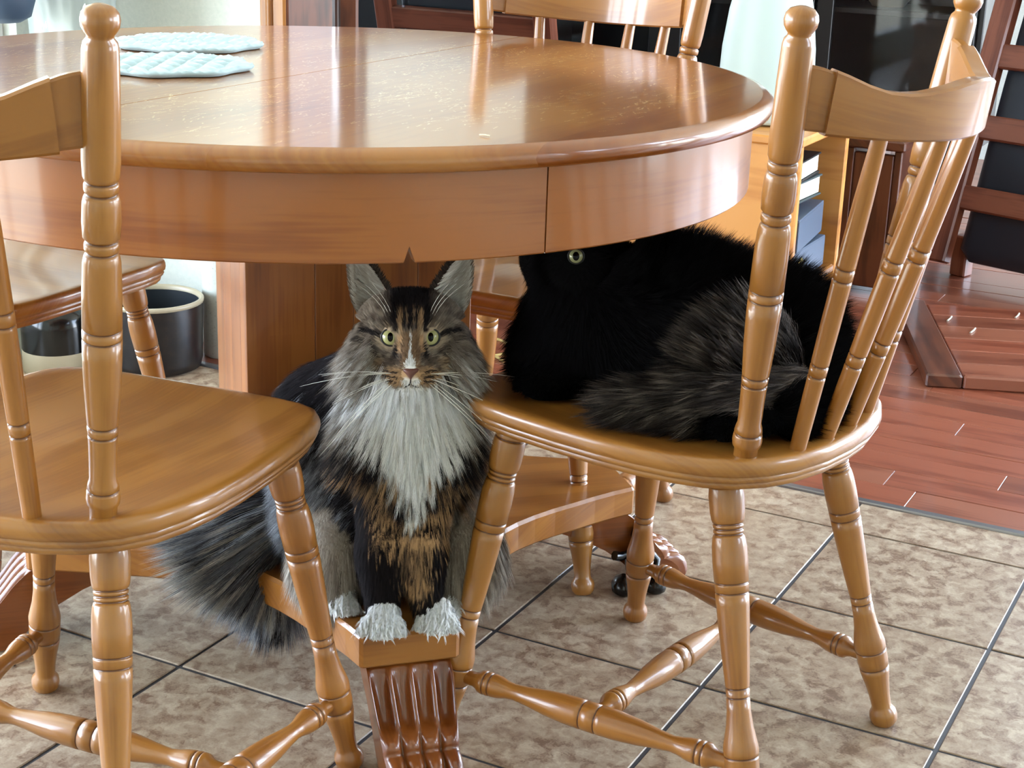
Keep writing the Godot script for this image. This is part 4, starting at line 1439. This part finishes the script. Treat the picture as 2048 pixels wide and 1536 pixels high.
# Markings of the head, in millimetres across (a) and up (b) from its middle.
func face_color(a: float, b: float) -> Color:
	var s := absf(a)
	var g := grainy.get_noise_2d(a * 3.0, b * 3.0)
	var col := GB.lerp(BR, clampf(0.42 + 1.3 * g, 0.0, 1.0))
	col = col.lerp(LG, 0.6 * smoothstep(50.0, 74.0, s) * (1.0 - smoothstep(10.0, 40.0, b)))
	# mackerel stripes over the cheeks
	var stripe := sin((b * 0.9 - s * 0.55) * 0.42 + 2.0 * g)
	col = col.lerp(DK, 0.55 * smoothstep(0.35, 0.8, stripe) * smoothstep(26.0, 36.0, s) * (1.0 - smoothstep(58.0, 72.0, s)) * (1.0 - smoothstep(8.0, 22.0, b)))
	col = col.lerp(TN, 0.35 * ellipse(s, b, 44, -22, 14, 9))
	# dark cap and the vertical bars that run down from it
	col = col.lerp(BR.lerp(DK, 0.6), (1.0 - smoothstep(18.0, 34.0, s)) * smoothstep(14.0, 26.0, b))
	col = col.lerp(DK, (1.0 - smoothstep(13.0, 22.0, s)) * smoothstep(34.0, 42.0, b))
	for bar in [[0.0, 3.0], [7.5, 2.6], [17.0, 4.2]]:
		var edge := absf(s - bar[0])
		col = col.lerp(DK, (1.0 - smoothstep(bar[1] * 0.6, bar[1] * 1.3, edge)) * smoothstep(13.0 + bar[0] * 0.25, 20.0 + bar[0] * 0.25, b) * 0.95)
	col = col.lerp(TN, 0.75 * (1.0 - smoothstep(2.0, 4.0, absf(s - 11.5))) * smoothstep(6.0, 12.0, b) * (1.0 - smoothstep(34.0, 42.0, b)))
	col = col.lerp(TN, 0.5 * (1.0 - smoothstep(1.0, 2.0, absf(s - 4.0))) * smoothstep(18.0, 24.0, b) * (1.0 - smoothstep(36.0, 44.0, b)))
	# ears' fronts are lighter
	col = col.lerp(GB, 0.5 * smoothstep(34.0, 44.0, s) * smoothstep(26.0, 40.0, b))
	# pale rims round the eyes, dark corners below and behind them
	var er := Vector2(s - 24.0, b - 8.0).length()
	col = col.lerp(Color(0.70, 0.62, 0.51), 0.8 * (1.0 - smoothstep(12.5, 17.0, er)))
	col = col.lerp(DK, 0.9 * stroke(s, b, 37, 12, 52, 15, 3.2))
	col = col.lerp(DK, 0.9 * stroke(s, b, 17, 16, 18.5, 30, 3.6))
	col = col.lerp(DK, 0.9 * stroke(s, b, 14.5, -2, 17.5, -16, 3.4))
	col = col.lerp(DK, 0.6 * stroke(s, b, 40, -12, 58, -18, 3.5))
	# the bridge of the nose, with pale streaks at the inner corners
	col = col.lerp(Color(0.52, 0.41, 0.31), 0.9 * (1.0 - smoothstep(8.0, 12.5, s)) * (1.0 - smoothstep(10.0, 17.0, b)) * smoothstep(-30.0, -24.0, b))
	col = col.lerp(Color(0.78, 0.62, 0.46), 0.85 * stroke(s, b, 11.5, 7, 12.5, -9, 2.4))
	col = col.lerp(BR, 0.7 * ellipse(s, b, 22, -20, 9, 6))
	# muzzle pads, rows of dark whisker spots, white lip, chin and blaze
	col = col.lerp(TN, 0.85 * ellipse(s, b, 18, -37, 17, 11))
	for row in [-33.0, -38.5, -44.0]:
		col = col.lerp(DK, 0.75 * stroke(s, b, 15, row, 30, row + 2.5, 1.3))
	col = col.lerp(WH, 0.95 * ellipse(s, b, 5.0, -43.0, 5.2, 5.0))
	col = col.lerp(WH, 0.95 * ellipse(s, b, 0, -56.0, 22, 8.0))
	var half := lerpf(0.9, 6.6, smoothstep(-6.0, -26.0, b))
	col = col.lerp(TN.lerp(BR, 0.4), 0.8 * stroke(s, b, 0, -68.5, 16, -66.5, 3.0))
	col = col.lerp(WH, (1.0 - smoothstep(half * 0.75, half * 1.2, absf(a + 0.3))) * smoothstep(-29.5, -28.0, b) * (1.0 - smoothstep(10.0, 18.0, b)))
	# ruff below the cheeks
	col = col.lerp(WH, 0.9 * smoothstep(-52.0, -64.0, b + 0.10 * s) * (1.0 - smoothstep(60.0, 84.0, s)))
	return col


func tabby_color(p: Vector3, tag_: int) -> Color:
	var q := face.inverse() * (p - HEAD) * 1000.0
	var g := patchy.get_noise_3dv(p * 60.0)
	if tag_ == 0:
		return face_color(q.x, q.y)
	var col := DK
	if tag_ == 1:      # neck and chest
		var y := -q.y
		var half := 0.0
		var table := [[30.0, 40.0], [52.0, 64.0], [72.0, 78.0], [92.0, 70.0], [110.0, 50.0], [128.0, 30.0], [148.0, 16.0], [172.0, 10.0], [205.0, 4.0], [400.0, 0.0]]
		for i in table.size() - 1:
			if y >= table[i][0] and y < table[i + 1][0]:
				half = lerpf(table[i][1], table[i + 1][1], (y - table[i][0]) / (table[i + 1][0] - table[i][0]))
		half *= 1.0 + 0.5 * g
		var off := absf(q.x - 5.0)
		col = DK.lerp(TN, smoothstep(-0.1, 0.35, sin(y * 0.17) * 0.4 + g) * smoothstep(120.0, 140.0, y) * 0.9)
		if y < 110.0:
			col = GB.lerp(DK, clampf(0.35 + 1.6 * g, 0.0, 1.0)).lerp(LG, 0.25)
		col = col.lerp(WH, 1.0 - smoothstep(half * 0.92, half * 1.08 + 1.0, off))
	elif tag_ == 2:    # back
		col = DK.lerp(Color(0.30, 0.31, 0.33), smoothstep(0.05, 0.5, g) * smoothstep(50.0, 90.0, -q.y))
	elif tag_ == 3:    # left thigh (seen at our left)
		col = GB.lerp(LG, clampf(0.8 + g, 0.0, 1.0)).lerp(DK, smoothstep(-66.0, -56.0, q.x))
		col = col.lerp(BR, 0.35 * (1.0 - smoothstep(-240.0, -150.0, -absf(q.y))))
	elif tag_ == 4:
		col = GB.lerp(BR, clampf(0.25 - g, 0.0, 1.0)).lerp(DK, 1.0 - smoothstep(22.0, 34.0, q.x))
	elif tag_ == 5:    # front legs: dark rings on tan
		var y := -q.y
		var ring := cos((y - 181.0 - 0.22 * absf(q.x - (-32.0 if q.x < -8.0 else 18.0))) / 35.0 * TAU)
		col = TN.lerp(DK, smoothstep(-0.35, 0.55, ring + 2.0 * g))
		if y > 240.0:
			col = DK.lerp(TN, (1.0 - smoothstep(10.0, 17.0, absf(q.x - 6.0))) * clampf(0.75 + g, 0.0, 1.0))
		col = col.lerp(DK, 1.0 - smoothstep(-48.0, -38.0, q.x))
		col = col.lerp(DK, smoothstep(294.0, 302.0, y))
	elif tag_ == 6 or tag_ == 8:
		col = WH
	elif tag_ == 7:    # tail
		col = Color(0.36, 0.37, 0.40).lerp(LG, smoothstep(0.05, 0.35, g)).lerp(DK, smoothstep(0.08, 0.35, -g))
	return col


func tabby_density(p: Vector3, n: Vector3, tag_: int) -> float:
	if tag_ == 0:
		var q := face.inverse() * (p - HEAD) * 1000.0
		if q.z > 10.0:
			if Vector2(absf(q.x) - 23.0, q.y - 7.5).length() < 10.4:
				return 0.0
			if Vector2(q.x * 0.8, q.y + 34.0).length() < 8.0:
				return 0.0
		return 420000.0 if q.z > -18.0 else 160000.0
	return [0.0, 110000.0, 110000.0, 110000.0, 110000.0, 190000.0, 420000.0, 130000.0, 380000.0][tag_]


func tabby_style(p: Vector3, n: Vector3, tag_: int, r: RandomNumberGenerator) -> Array:
	var out := face.z
	var up := face.y
	var across := face.x
	var q := face.inverse() * (p - HEAD) * 1000.0
	var len_ := 0.03
	var spread := 0.004
	var dir := Vector3.DOWN
	var lift := 0.004
	match tag_:
		0:
			var d := Vector2(q.x, q.y + 30.0)
			var far := d.length()
			d = d.normalized()
			dir = across * d.x + up * d.y - out * 0.25 + n * 0.30
			len_ = lerpf(0.0045, 0.011, smoothstep(12.0, 60.0, far))
			spread = 0.0022
			lift = 0.0012
			if absf(q.x) > 36.0 and q.y < 26.0:
				var w := smoothstep(36.0, 58.0, absf(q.x))
				dir = dir.lerp(across * signf(q.x) * 0.55 - up * 0.85 + n * 0.3, w)
				len_ = lerpf(len_, 0.036 + 0.012 * smoothstep(-10.0, -40.0, q.y), w * smoothstep(28.0, -6.0, q.y))
				spread = 0.003
				lift = 0.003
			elif q.y < -52.0:
				dir = -up + across * q.x * 0.012 + n * 0.4
				len_ = lerpf(0.008, 0.030, smoothstep(-54.0, -64.0, q.y))
				spread = 0.003
			elif q.y > 48.0:
				len_ = 0.010
				dir = up * 0.7 + n * 0.6 + across * q.x * 0.006
		1:
			dir = -up + across * (q.x - 5.0) * 0.0095 + n * 0.22
			len_ = lerpf(0.060, 0.040, smoothstep(-110.0, -190.0, q.y)) * r.randf_range(0.7, 1.1)
			if q.y < -215.0:
				len_ *= 0.75
			spread = 0.0085
			lift = 0.006
		2:
			dir = Vector3(-0.45, -0.8, 0.0) + n * 0.42
			len_ = 0.042 * r.randf_range(0.7, 1.15)
			spread = 0.0075
			lift = 0.007
		3, 4:
			dir = Vector3(-0.10 if tag_ == 3 else 0.10, -1.0, 0.0) + n * 0.20
			len_ = 0.052 * r.randf_range(0.7, 1.15)
			if p.y < 0.20:
				len_ *= 0.8
			spread = 0.0080
			lift = 0.005
		5:
			dir = Vector3.DOWN + n * 0.22
			len_ = 0.020 * r.randf_range(0.7, 1.1)
			spread = 0.003
			lift = 0.002
			if p.y < 0.215:
				len_ = 0.012
		6, 8:
			dir = out * 0.7 + Vector3.DOWN * 0.6 + n * 0.25 + across * (0.3 * sin(p.x * 900.0))
			len_ = 0.0052 if r.randf() < 0.965 else 0.017
			spread = 0.0026
			lift = 0.0015
			if n.y < -0.3:
				return []
		7:
			var low := smoothstep(0.19, 0.13, p.y)
			dir = Vector3(-0.85, -0.38, 0.15).lerp(Vector3(-0.15, -1.0, 0.15), low) + n * 0.5
			len_ = lerpf(0.104, 0.060, low) * r.randf_range(0.65, 1.2)
			spread = 0.0095
			lift = 0.009
	dir = dir.normalized() + Vector3(r.randfn(), r.randfn(), r.randfn()) * 0.07
	var tipward := p + dir.normalized() * len_ * 0.45
	var jit := r.randfn() * (0.0008 if tag_ == 0 else 0.007)
	var col := tabby_color(tipward + across * jit + up * r.randfn() * (0.0008 if tag_ == 0 else 0.008), tag_)
	var dice := r.randf()
	match tag_:
		1:
			if dice < 0.04:
				col = col.lerp(GB, 0.6)
		2:
			if dice < 0.04 + 1.2 * smoothstep(0.40, 0.30, p.y) * smoothstep(-0.16, -0.24, p.x):
				col = col.lerp(Color(0.62, 0.64, 0.66), r.randf_range(0.3, 1.0))
		3, 4:
			col = col.lerp(LG if dice < 0.4 else BR, 0.5 * r.randf())
		7:
			if dice < 0.3:
				col = col.lerp(Color(0.66, 0.69, 0.73), r.randf_range(0.2, 0.8))
			if p.x < -0.312 and p.y < 0.20 and p.y > 0.135 and dice > 0.45:
				col = col.lerp(LG, 0.75)
		0:
			if absf(q.x) > 52.0 and q.y < 0.0 and dice < 0.5:
				col = col.lerp(LG if dice < 0.3 else WH, 0.8 * smoothstep(0.0, -40.0, q.y))
	var k := r.randf_range(0.86, 1.14)
	col = Color(minf(col.r * k, 0.97), minf(col.g * k, 0.97), minf(col.b * k, 0.97))
	return [dir, len_, spread, lift, col]


func ear(parent: Node, buffer: PackedFloat32Array, base: Vector3, s: float, r: RandomNumberGenerator) -> void:
	# s = -1 at our left, +1 at our right
	var inner := Vector3(s * 23.0, 54.0, -6.0)
	var outer := Vector3(s * 61.0, 36.0, -16.0)
	var tip := Vector3(s * 68.0, 114.0, -20.0)
	var surf := func(u: float, w: float, push: float) -> Vector3:
		var foot := inner.lerp(outer, u)
		var p := foot.lerp(tip, w)
		# the edges bulge, the middle is hollowed backwards
		p += Vector3(s * -2.0, 2.0, 0) * sin(PI * w) * (1.0 - u)
		p += Vector3(s * 4.5, -1.0, 0) * sin(PI * pow(w, 0.8)) * u
		p.z -= 17.0 * sin(PI * u) * (1.0 - w) + push
		return hp(p.x, p.y, p.z)
	var st := SurfaceTool.new()
	st.begin(Mesh.PRIMITIVE_TRIANGLES)
	var n := 14
	for side in 2:
		st.set_smooth_group(side)
		for i in n:
			for j in n:
				var push := 0.0 if side == 0 else 2.2
				var a: Vector3 = surf.call(float(i) / n, float(j) / n, push) - base
				var b: Vector3 = surf.call(float(i + 1) / n, float(j) / n, push) - base
				var c: Vector3 = surf.call(float(i + 1) / n, float(j + 1) / n, push) - base
				var d: Vector3 = surf.call(float(i) / n, float(j + 1) / n, push) - base
				var tri := [a, d, c, a, c, b]
				if (s < 0) != (side == 1):
					tri = [a, c, d, a, b, c]
				var col := Color(0.60, 0.52, 0.48) if side == 0 else DK
				for p in tri:
					st.set_color(col.srgb_to_linear())
					st.add_vertex(p)
	st.generate_normals()
	st.index()
	part("ear", st.commit(), hair_mat(), parent)
	# hair of the hollow, from the inner edge outwards; short hair over the back and along the rim
	for k in 620:
		var u := r.randf_range(0.0, 0.95)
		var w := r.randf_range(0.0, 0.90)
		var p: Vector3 = surf.call(u, w, -0.6)
		var dir := face * Vector3(s * (0.85 - u * 0.4), 0.42 + 0.5 * w, 0.32)
		var len_ := r.randf_range(0.012, 0.024) * (1.0 - 0.5 * w)
		if u > 0.6:
			len_ *= 0.6
		put_lock(buffer, p - base, face.z, dir, len_, 0.0026, 0.0015, LG.lerp(Color(0.90, 0.90, 0.87), r.randf()).lerp(GB, 0.35 * r.randf()))
	for k in 900:
		var u := r.randf()
		var w := r.randf_range(0.0, 0.97)
		var edge := r.randf() < 0.45
		if edge:
			u = 0.0 if r.randf() < 0.55 else 1.0
		var p: Vector3 = surf.call(u, w, 1.6)
		var dir := face * (Vector3(s * (-0.5 if u < 0.5 else 0.6), 0.8, -0.25 if not edge else 0.05))
		put_lock(buffer, p - base, -face.z, dir, r.randf_range(0.006, 0.011), 0.0024, 0.001, DK.lerp(BR, r.randf()) if u < 0.7 else LG.lerp(BR, r.randf()))


func build_tabby_cat() -> void:
	var r := RandomNumberGenerator.new()
	r.seed = 99
	grainy.seed = 3
	grainy.frequency = 0.035
	patchy.seed = 8
	patchy.frequency = 0.75
	var out := (Vector3(0, 1.024, 0) - HEAD).normalized()
	var right := Vector3(0.9994, 0.0316, -0.0103)
	right = (right - out * right.dot(out)).normalized()
	face = Basis(right, out.cross(right), out)
	var base := Vector3(-0.13, 0.1635, -1.78)
	var cat := thing("tabby_cat", "long-haired brown tabby cat with white bib and paws sitting on the table foot", "cat", at(base))
	var head_bones := [
		[hp(-19, 9, -16), hp(19, 9, -16), 0.041, 0.041, 0], [hp(-7, 19, -12), hp(7, 19, -12), 0.038, 0.038, 0],
		[hp(-14, 12, 16), hp(14, 12, 16), 0.025, 0.025, 0], [hp(0, 12, 32), hp(0, -22, 43), 0.0105, 0.0095, 0], [hp(0, -26, 42), hp(0, -30, 45), 0.0085, 0.008, 0],
		[hp(-10, -38, 30), hp(-15, -37, 24), 0.0145, 0.014, 0], [hp(10, -38, 30), hp(15, -37, 24), 0.0145, 0.014, 0], [hp(0, -52, 26), hp(0, -54, 20), 0.0105, 0.012, 0],
		[hp(-36, -12, -2), hp(-30, -30, 2), 0.026, 0.022, 0], [hp(36, -12, -2), hp(30, -30, 2), 0.026, 0.022, 0], [hp(0, -30, 0), hp(0, -40, 0), 0.036, 0.03, 0],
		[hp(-26, 27, 16), hp(-18, 24, 24), 0.010, 0.010, 0], [hp(26, 27, 16), hp(18, 24, 24), 0.010, 0.010, 0],
	]
	var V := func(x: float, y: float, z: float) -> Vector3: return Vector3(x, y, z)
	var body_bones := [
		[Vector3(-0.122, 0.455, -1.79), Vector3(-0.120, 0.40, -1.785), 0.052, 0.062, 1], [Vector3(-0.120, 0.39, -1.775), Vector3(-0.120, 0.33, -1.765), 0.060, 0.050, 1], [Vector3(-0.120, 0.33, -1.76), Vector3(-0.123, 0.27, -1.745), 0.045, 0.028, 1],
		[Vector3(-0.150, 0.42, -1.82), Vector3(-0.205, 0.385, -1.845), 0.056, 0.056, 2], [Vector3(-0.205, 0.375, -1.845), Vector3(-0.205, 0.27, -1.85), 0.058, 0.068, 2], [Vector3(-0.13, 0.33, -1.82), Vector3(-0.13, 0.25, -1.83), 0.07, 0.07, 2],
		[Vector3(-0.205, 0.275, -1.82), Vector3(-0.212, 0.225, -1.775), 0.044, 0.038, 3], [Vector3(-0.208, 0.22, -1.77), Vector3(-0.200, 0.185, -1.745), 0.034, 0.020, 3],
		[Vector3(-0.062, 0.285, -1.82), Vector3(-0.047, 0.24, -1.78), 0.040, 0.034, 4], [Vector3(-0.047, 0.235, -1.775), Vector3(-0.058, 0.19, -1.75), 0.030, 0.018, 4],
		[Vector3(-0.145, 0.345, -1.755), Vector3(-0.146, 0.255, -1.72), 0.032, 0.024, 5], [Vector3(-0.146, 0.255, -1.72), Vector3(-0.143, 0.188, -1.692), 0.023, 0.017, 5],
		[Vector3(-0.096, 0.345, -1.755), Vector3(-0.099, 0.255, -1.72), 0.030, 0.023, 5], [Vector3(-0.099, 0.255, -1.72), Vector3(-0.090, 0.190, -1.698), 0.022, 0.016, 5],
		[Vector3(-0.262, 0.255, -1.872), Vector3(-0.310, 0.212, -1.895), 0.030, 0.029, 7], [Vector3(-0.310, 0.212, -1.895), Vector3(-0.325, 0.165, -1.890), 0.029, 0.028, 7], [Vector3(-0.325, 0.165, -1.890), Vector3(-0.292, 0.118, -1.868), 0.028, 0.020, 7],
	]
	# paws: pad, and four toes each, on a finer grid
	var paw_bones := []
	for paw in [[-0.1405, 0.1795, -1.676, 6, 1.22], [-0.0785, 0.1798, -1.689, 6, 1.15], [-0.062, 0.177, -1.738, 8, 0.9], [-0.192, 0.177, -1.728, 8, 0.9]]:
		var c := Vector3(paw[0], paw[1], paw[2])
		paw_bones.append([c + Vector3(0, 0.004, -0.010), c + Vector3(0, -0.001, 0.002), 0.0155 * paw[4], 0.0135 * paw[4], paw[3]])
		for k in 4:
			var x: float = (k - 1.5) * 0.0106 * paw[4]
			var ahead: float = [0.009, 0.0145, 0.0145, 0.009][k] * paw[4]
			paw_bones.append([c + Vector3(x * 0.85, 0.001, 0.002), c + Vector3(x * 1.08, -0.0065, ahead), 0.0064 * paw[4], 0.0062 * paw[4], paw[3]])
	var paw_blob := blob(paw_bones, 0.0028, 0.0016)
	var head_blob := blob(head_bones, 0.003, 0.0045)
	var body_blob := blob(body_bones, 0.007, 0.008)
	var color := func(p: Vector3, t: int) -> Color: return tabby_color(p, t)
	part("body", blob_mesh([body_blob, head_blob, paw_blob], base, color), hair_mat(0.8, 0.12), cat)
	var long_ := PackedFloat32Array()
	var short_ := PackedFloat32Array()
	grow(long_, body_blob, base, tabby_density, tabby_style, r)
	grow(short_, head_blob, base, tabby_density, tabby_style, r)
	grow(short_, paw_blob, base, tabby_density, tabby_style, r)
	var ruff_density := func(p: Vector3, n: Vector3, t: int) -> float:
		var q := face.inverse() * (p - HEAD) * 1000.0
		return 150000.0 if absf(q.x) > 40.0 and q.y < 18.0 and q.z > -40.0 else 0.0
	var ruff_style := func(p: Vector3, n: Vector3, t: int, g: RandomNumberGenerator) -> Array:
		var q := face.inverse() * (p - HEAD) * 1000.0
		var s := signf(q.x)
		var dir := face * Vector3(s * 0.62, -0.80, 0.10) + n * 0.45 + Vector3(g.randfn(), g.randfn(), g.randfn()) * 0.10
		var k := smoothstep(18.0, -20.0, q.y)
		var col := GB.lerp(BR, g.randf() * 0.7).lerp(LG.lerp(WH, g.randf()), (0.75 if g.randf() < 0.55 else 0.1) * k)
		return [dir, lerpf(0.016, 0.050, k) * g.randf_range(0.6, 1.1), 0.0065, 0.005, col]
	grow(long_, head_blob, base, ruff_density, ruff_style, r)
	ear(cat, short_, base, -1.0, r)
	ear(cat, short_, base, 1.0, r)
	fur("body_fur", lock_mesh(13, 5, 0.036, 0.24, 0.80), long_, hair_mat(0.72, 0.16), cat)
	fur("head_fur", lock_mesh(7, 6, 0.11, 0.3), short_, hair_mat(0.7, 0.2), cat)
	print("tabby locks ", long_.size() / 16, " ", short_.size() / 16)
	for s in [-1.0, 1.0]:
		eye_parts(cat, Transform3D(face, hp(s * 22.9, 7.5, 31.5) - base), Color(0.66, 0.655, 0.45), 0.0108, Vector2(0.31, 0.50))
	# nose leather: a small blunt heart
	var rings := []
	for q in [[-41.0, 0.8, 48.5], [-38.5, 2.4, 51.0], [-35.0, 5.4, 53.5], [-32.0, 8.4, 54.2], [-29.5, 9.6, 53.6], [-27.6, 8.6, 51.6], [-26.6, 5.6, 49.6]]:
		var ring := PackedVector3Array()
		for j in 20:
			var t := TAU * j / 20
			var z := sin(t)
			ring.append(hp(cos(t) * q[1], q[0] + 0.6 * absf(cos(t)), q[2] - 3.0 + (6.0 * z if z > 0 else 3.0 * z)) - base)
		rings.append(ring)
	part("nose", loft(rings, Vector3.UP, Vector3.RIGHT, true, true), mat(Color(0.40, 0.25, 0.205), 0.45), cat)
	var lip := PackedVector3Array()
	for q in [[-15, -49.0, 36], [-10, -50.2, 41], [-5, -48.6, 44.5], [0, -45.2, 46.5], [5, -48.6, 44.5], [10, -50.2, 41], [15, -49.0, 36]]:
		lip.append(hp(q[0], q[1], q[2]) - base)
	part("mouth", tube(lip, [0.0011], 6), mat(Color(0.10, 0.07, 0.07), 0.6), cat)
	part("lip_crease", tube(PackedVector3Array([hp(0, -39, 49.5) - base, hp(0, -45.6, 46.8) - base]), [0.0009], 6), mat(Color(0.10, 0.07, 0.07), 0.6), cat)
	var pale := mat(Color(0.92, 0.91, 0.86), 0.4)
	for s in [-1.0, 1.0]:
		for k in 10:
			var row := k % 3
			var a0 := hp(s * (18.0 + 4.0 * (k / 3)), -34.0 - 4.5 * row, 40.0 - 3.0 * (k / 3)) - base
			var aim: float = [0.02, -0.32, -0.75][row] + r.randf_range(-0.15, 0.12)
			var l := r.randf_range(0.055, 0.105)
			var pts := PackedVector3Array()
			for i in 7:
				var t := i / 6.0
				pts.append(a0 + face * (Vector3(s * (t * l), t * l * aim - 0.012 * t * t, 0.22 * l * t - 0.5 * l * t * t)))
			part("whisker", tube(pts, [0.00036, 0.00036, 0.00034, 0.0003, 0.00026, 0.0002, 0.0001], 5), pale, cat)
		for k in 3:
			var a1 := hp(s * (19.0 + 3.0 * k), 24.0, 34.0) - base
			var pts := PackedVector3Array()
			for i in 6:
				var t := i / 5.0
				pts.append(a1 + face * (Vector3(s * (0.016 + 0.006 * k) * t * t + s * 0.008 * t, 0.044 * t, 0.010 * t)))
			part("brow_hair", tube(pts, [0.00028, 0.00028, 0.00025, 0.0002, 0.00016, 0.0001], 5), pale, cat)


# ---------------------------------------------------------------- the black cat

func black_color(p: Vector3, tag_: int) -> Color:
	var g := patchy.get_noise_3dv(p * 60.0)
	var col := Color(0.055, 0.052, 0.06)
	if tag_ == 1:      # tail and thigh: smoky brown
		col = Color(0.19, 0.17, 0.165).lerp(Color(0.52, 0.475, 0.44), smoothstep(-0.25, 0.45, g) * 0.8)
	elif tag_ == 2:
		col = Color(0.04, 0.038, 0.043)
	return col


func build_black_cat() -> void:
	var r := RandomNumberGenerator.new()
	r.seed = 123
	var base := Vector3(0.20, SEAT, -1.78)
	var cat := thing("black_cat", "long-haired black cat crouching on the seat of the right-hand chair", "cat", at(base))
	var bones := [
		[Vector3(0.300, 0.505, -1.80), Vector3(0.19, 0.525, -1.815), 0.066, 0.068, 0], [Vector3(0.19, 0.525, -1.815), Vector3(0.095, 0.520, -1.82), 0.068, 0.060, 0], [Vector3(0.33, 0.48, -1.79), Vector3(0.30, 0.49, -1.76), 0.045, 0.05, 0],
		[Vector3(0.085, 0.52, -1.82), Vector3(0.055, 0.485, -1.815), 0.058, 0.046, 0], [Vector3(0.08, 0.55, -1.82), Vector3(0.062, 0.583, -1.825), 0.05, 0.042, 0],
		[Vector3(0.050, 0.583, -1.832), Vector3(0.088, 0.583, -1.832), 0.038, 0.038, 2],
		[Vector3(0.05, 0.48, -1.80), Vector3(0.046, 0.455, -1.775), 0.03, 0.022, 3], [Vector3(0.08, 0.48, -1.805), Vector3(0.082, 0.455, -1.785), 0.03, 0.020, 3],
		[Vector3(0.12, 0.48, -1.79), Vector3(0.28, 0.475, -1.75), 0.036, 0.042, 0],
		[Vector3(0.27, 0.50, -1.72), Vector3(0.235, 0.488, -1.685), 0.045, 0.034, 1], [Vector3(0.31, 0.47, -1.69), Vector3(0.24, 0.468, -1.66), 0.026, 0.026, 1], [Vector3(0.24, 0.468, -1.66), Vector3(0.13, 0.458, -1.675), 0.026, 0.012, 1],
		[Vector3(0.325, 0.465, -1.71), Vector3(0.30, 0.458, -1.655), 0.030, 0.020, 0], [Vector3(0.27, 0.452, -1.635), Vector3(0.228, 0.4525, -1.612), 0.015, 0.0145, 3],
	]
	for c in [Vector3(0.040, 0.4545, -1.762), Vector3(0.079, 0.4545, -1.775)]:
		for k in 4:
			bones.append([c + Vector3(-0.002, 0, 0), c + Vector3(-0.008 + (k - 1.5) * 0.009, -0.004, 0.016), 0.0075, 0.0070, 3])
	var b := blob(bones, 0.007, 0.008)
	part("body", blob_mesh([b], base, black_color), hair_mat(0.9, 0.05), cat)
	var density := func(p: Vector3, n: Vector3, t: int) -> float: return [120000.0, 150000.0, 200000.0, 200000.0][t]
	var style := func(p: Vector3, n: Vector3, t: int, q: RandomNumberGenerator) -> Array:
		var front := smoothstep(0.14, 0.06, p.x)
		var top := smoothstep(0.15, 0.6, n.y) * (1.0 - front)
		var dir := Vector3(0.75, -0.45, 0.0).lerp(Vector3(-0.15, -0.85, 0.1), front).lerp(Vector3(0.45, 0.1, 0.0), top) + n * (0.55 + 0.25 * top)
		var from_eye := p - Vector3(0.069, 0.595, -1.788)
		if from_eye.length() < 0.015:
			return []
		var len_ := (0.034 + 0.006 * top) * q.randf_range(0.6, 1.15)
		var spread := 0.0085
		var lift := 0.006
		if t == 1:
			dir = Vector3(-0.85, -0.22, 0.25) + n * 0.45
			if p.y > 0.50:
				dir = Vector3(-0.75, 0.25, 0.2) + n * 0.6
			len_ = 0.055 * q.randf_range(0.6, 1.15)
		elif t == 2:
			dir = Vector3(0.1, 0.2, -0.5) + n * 0.35
			len_ = 0.012
			spread = 0.0025
		elif t == 3:
			dir = Vector3(-0.3, -0.6, 0.4) + n * 0.3
			len_ = 0.013
			spread = 0.003
			if n.y < -0.3:
				return []
		if from_eye.length() < 0.042:
			dir = from_eye.normalized() + n * 0.2 + Vector3(0, -0.2, -0.2)
			len_ = 0.008
			spread = 0.0025
			lift = 0.001
		if p.y < SEAT + 0.03:
			dir.y = maxf(dir.y, -0.15)
		dir = dir.normalized() + Vector3(q.randfn(), q.randfn(), q.randfn()) * 0.09
		return [dir, len_, spread, lift, black_color(p + dir * len_ * 0.4, t)]
	var buffer := PackedFloat32Array()
	grow(buffer, b, base, density, style, r)
	fur("coat", lock_mesh(12, 15, 0.036, 0.25, 0.78), buffer, hair_mat(0.72, 0.14), cat)
	print("black locks ", buffer.size() / 16)
	var e := Vector3(0.0685, 0.5942, -1.7905)
	var out := (Vector3(0, 1.024, 0) - e).normalized()
	var right := Vector3(0.9994, 0.0316, -0.0103)
	right = (right - out * right.dot(out)).normalized()
	var depth := -1.0
	for p in b.v:
		var q: Vector3 = p - e
		if q.length() < 0.03 and (q - out * q.dot(out)).length() < 0.007:
			depth = maxf(depth, q.dot(out))
	e += out * (depth - 0.0045)
	print("eye depth ", depth)
	eye_parts(cat, Transform3D(Basis(right, out.cross(right), out), e - base), Color(0.56, 0.56, 0.41), 0.0096, Vector2(0.42, 0.55))
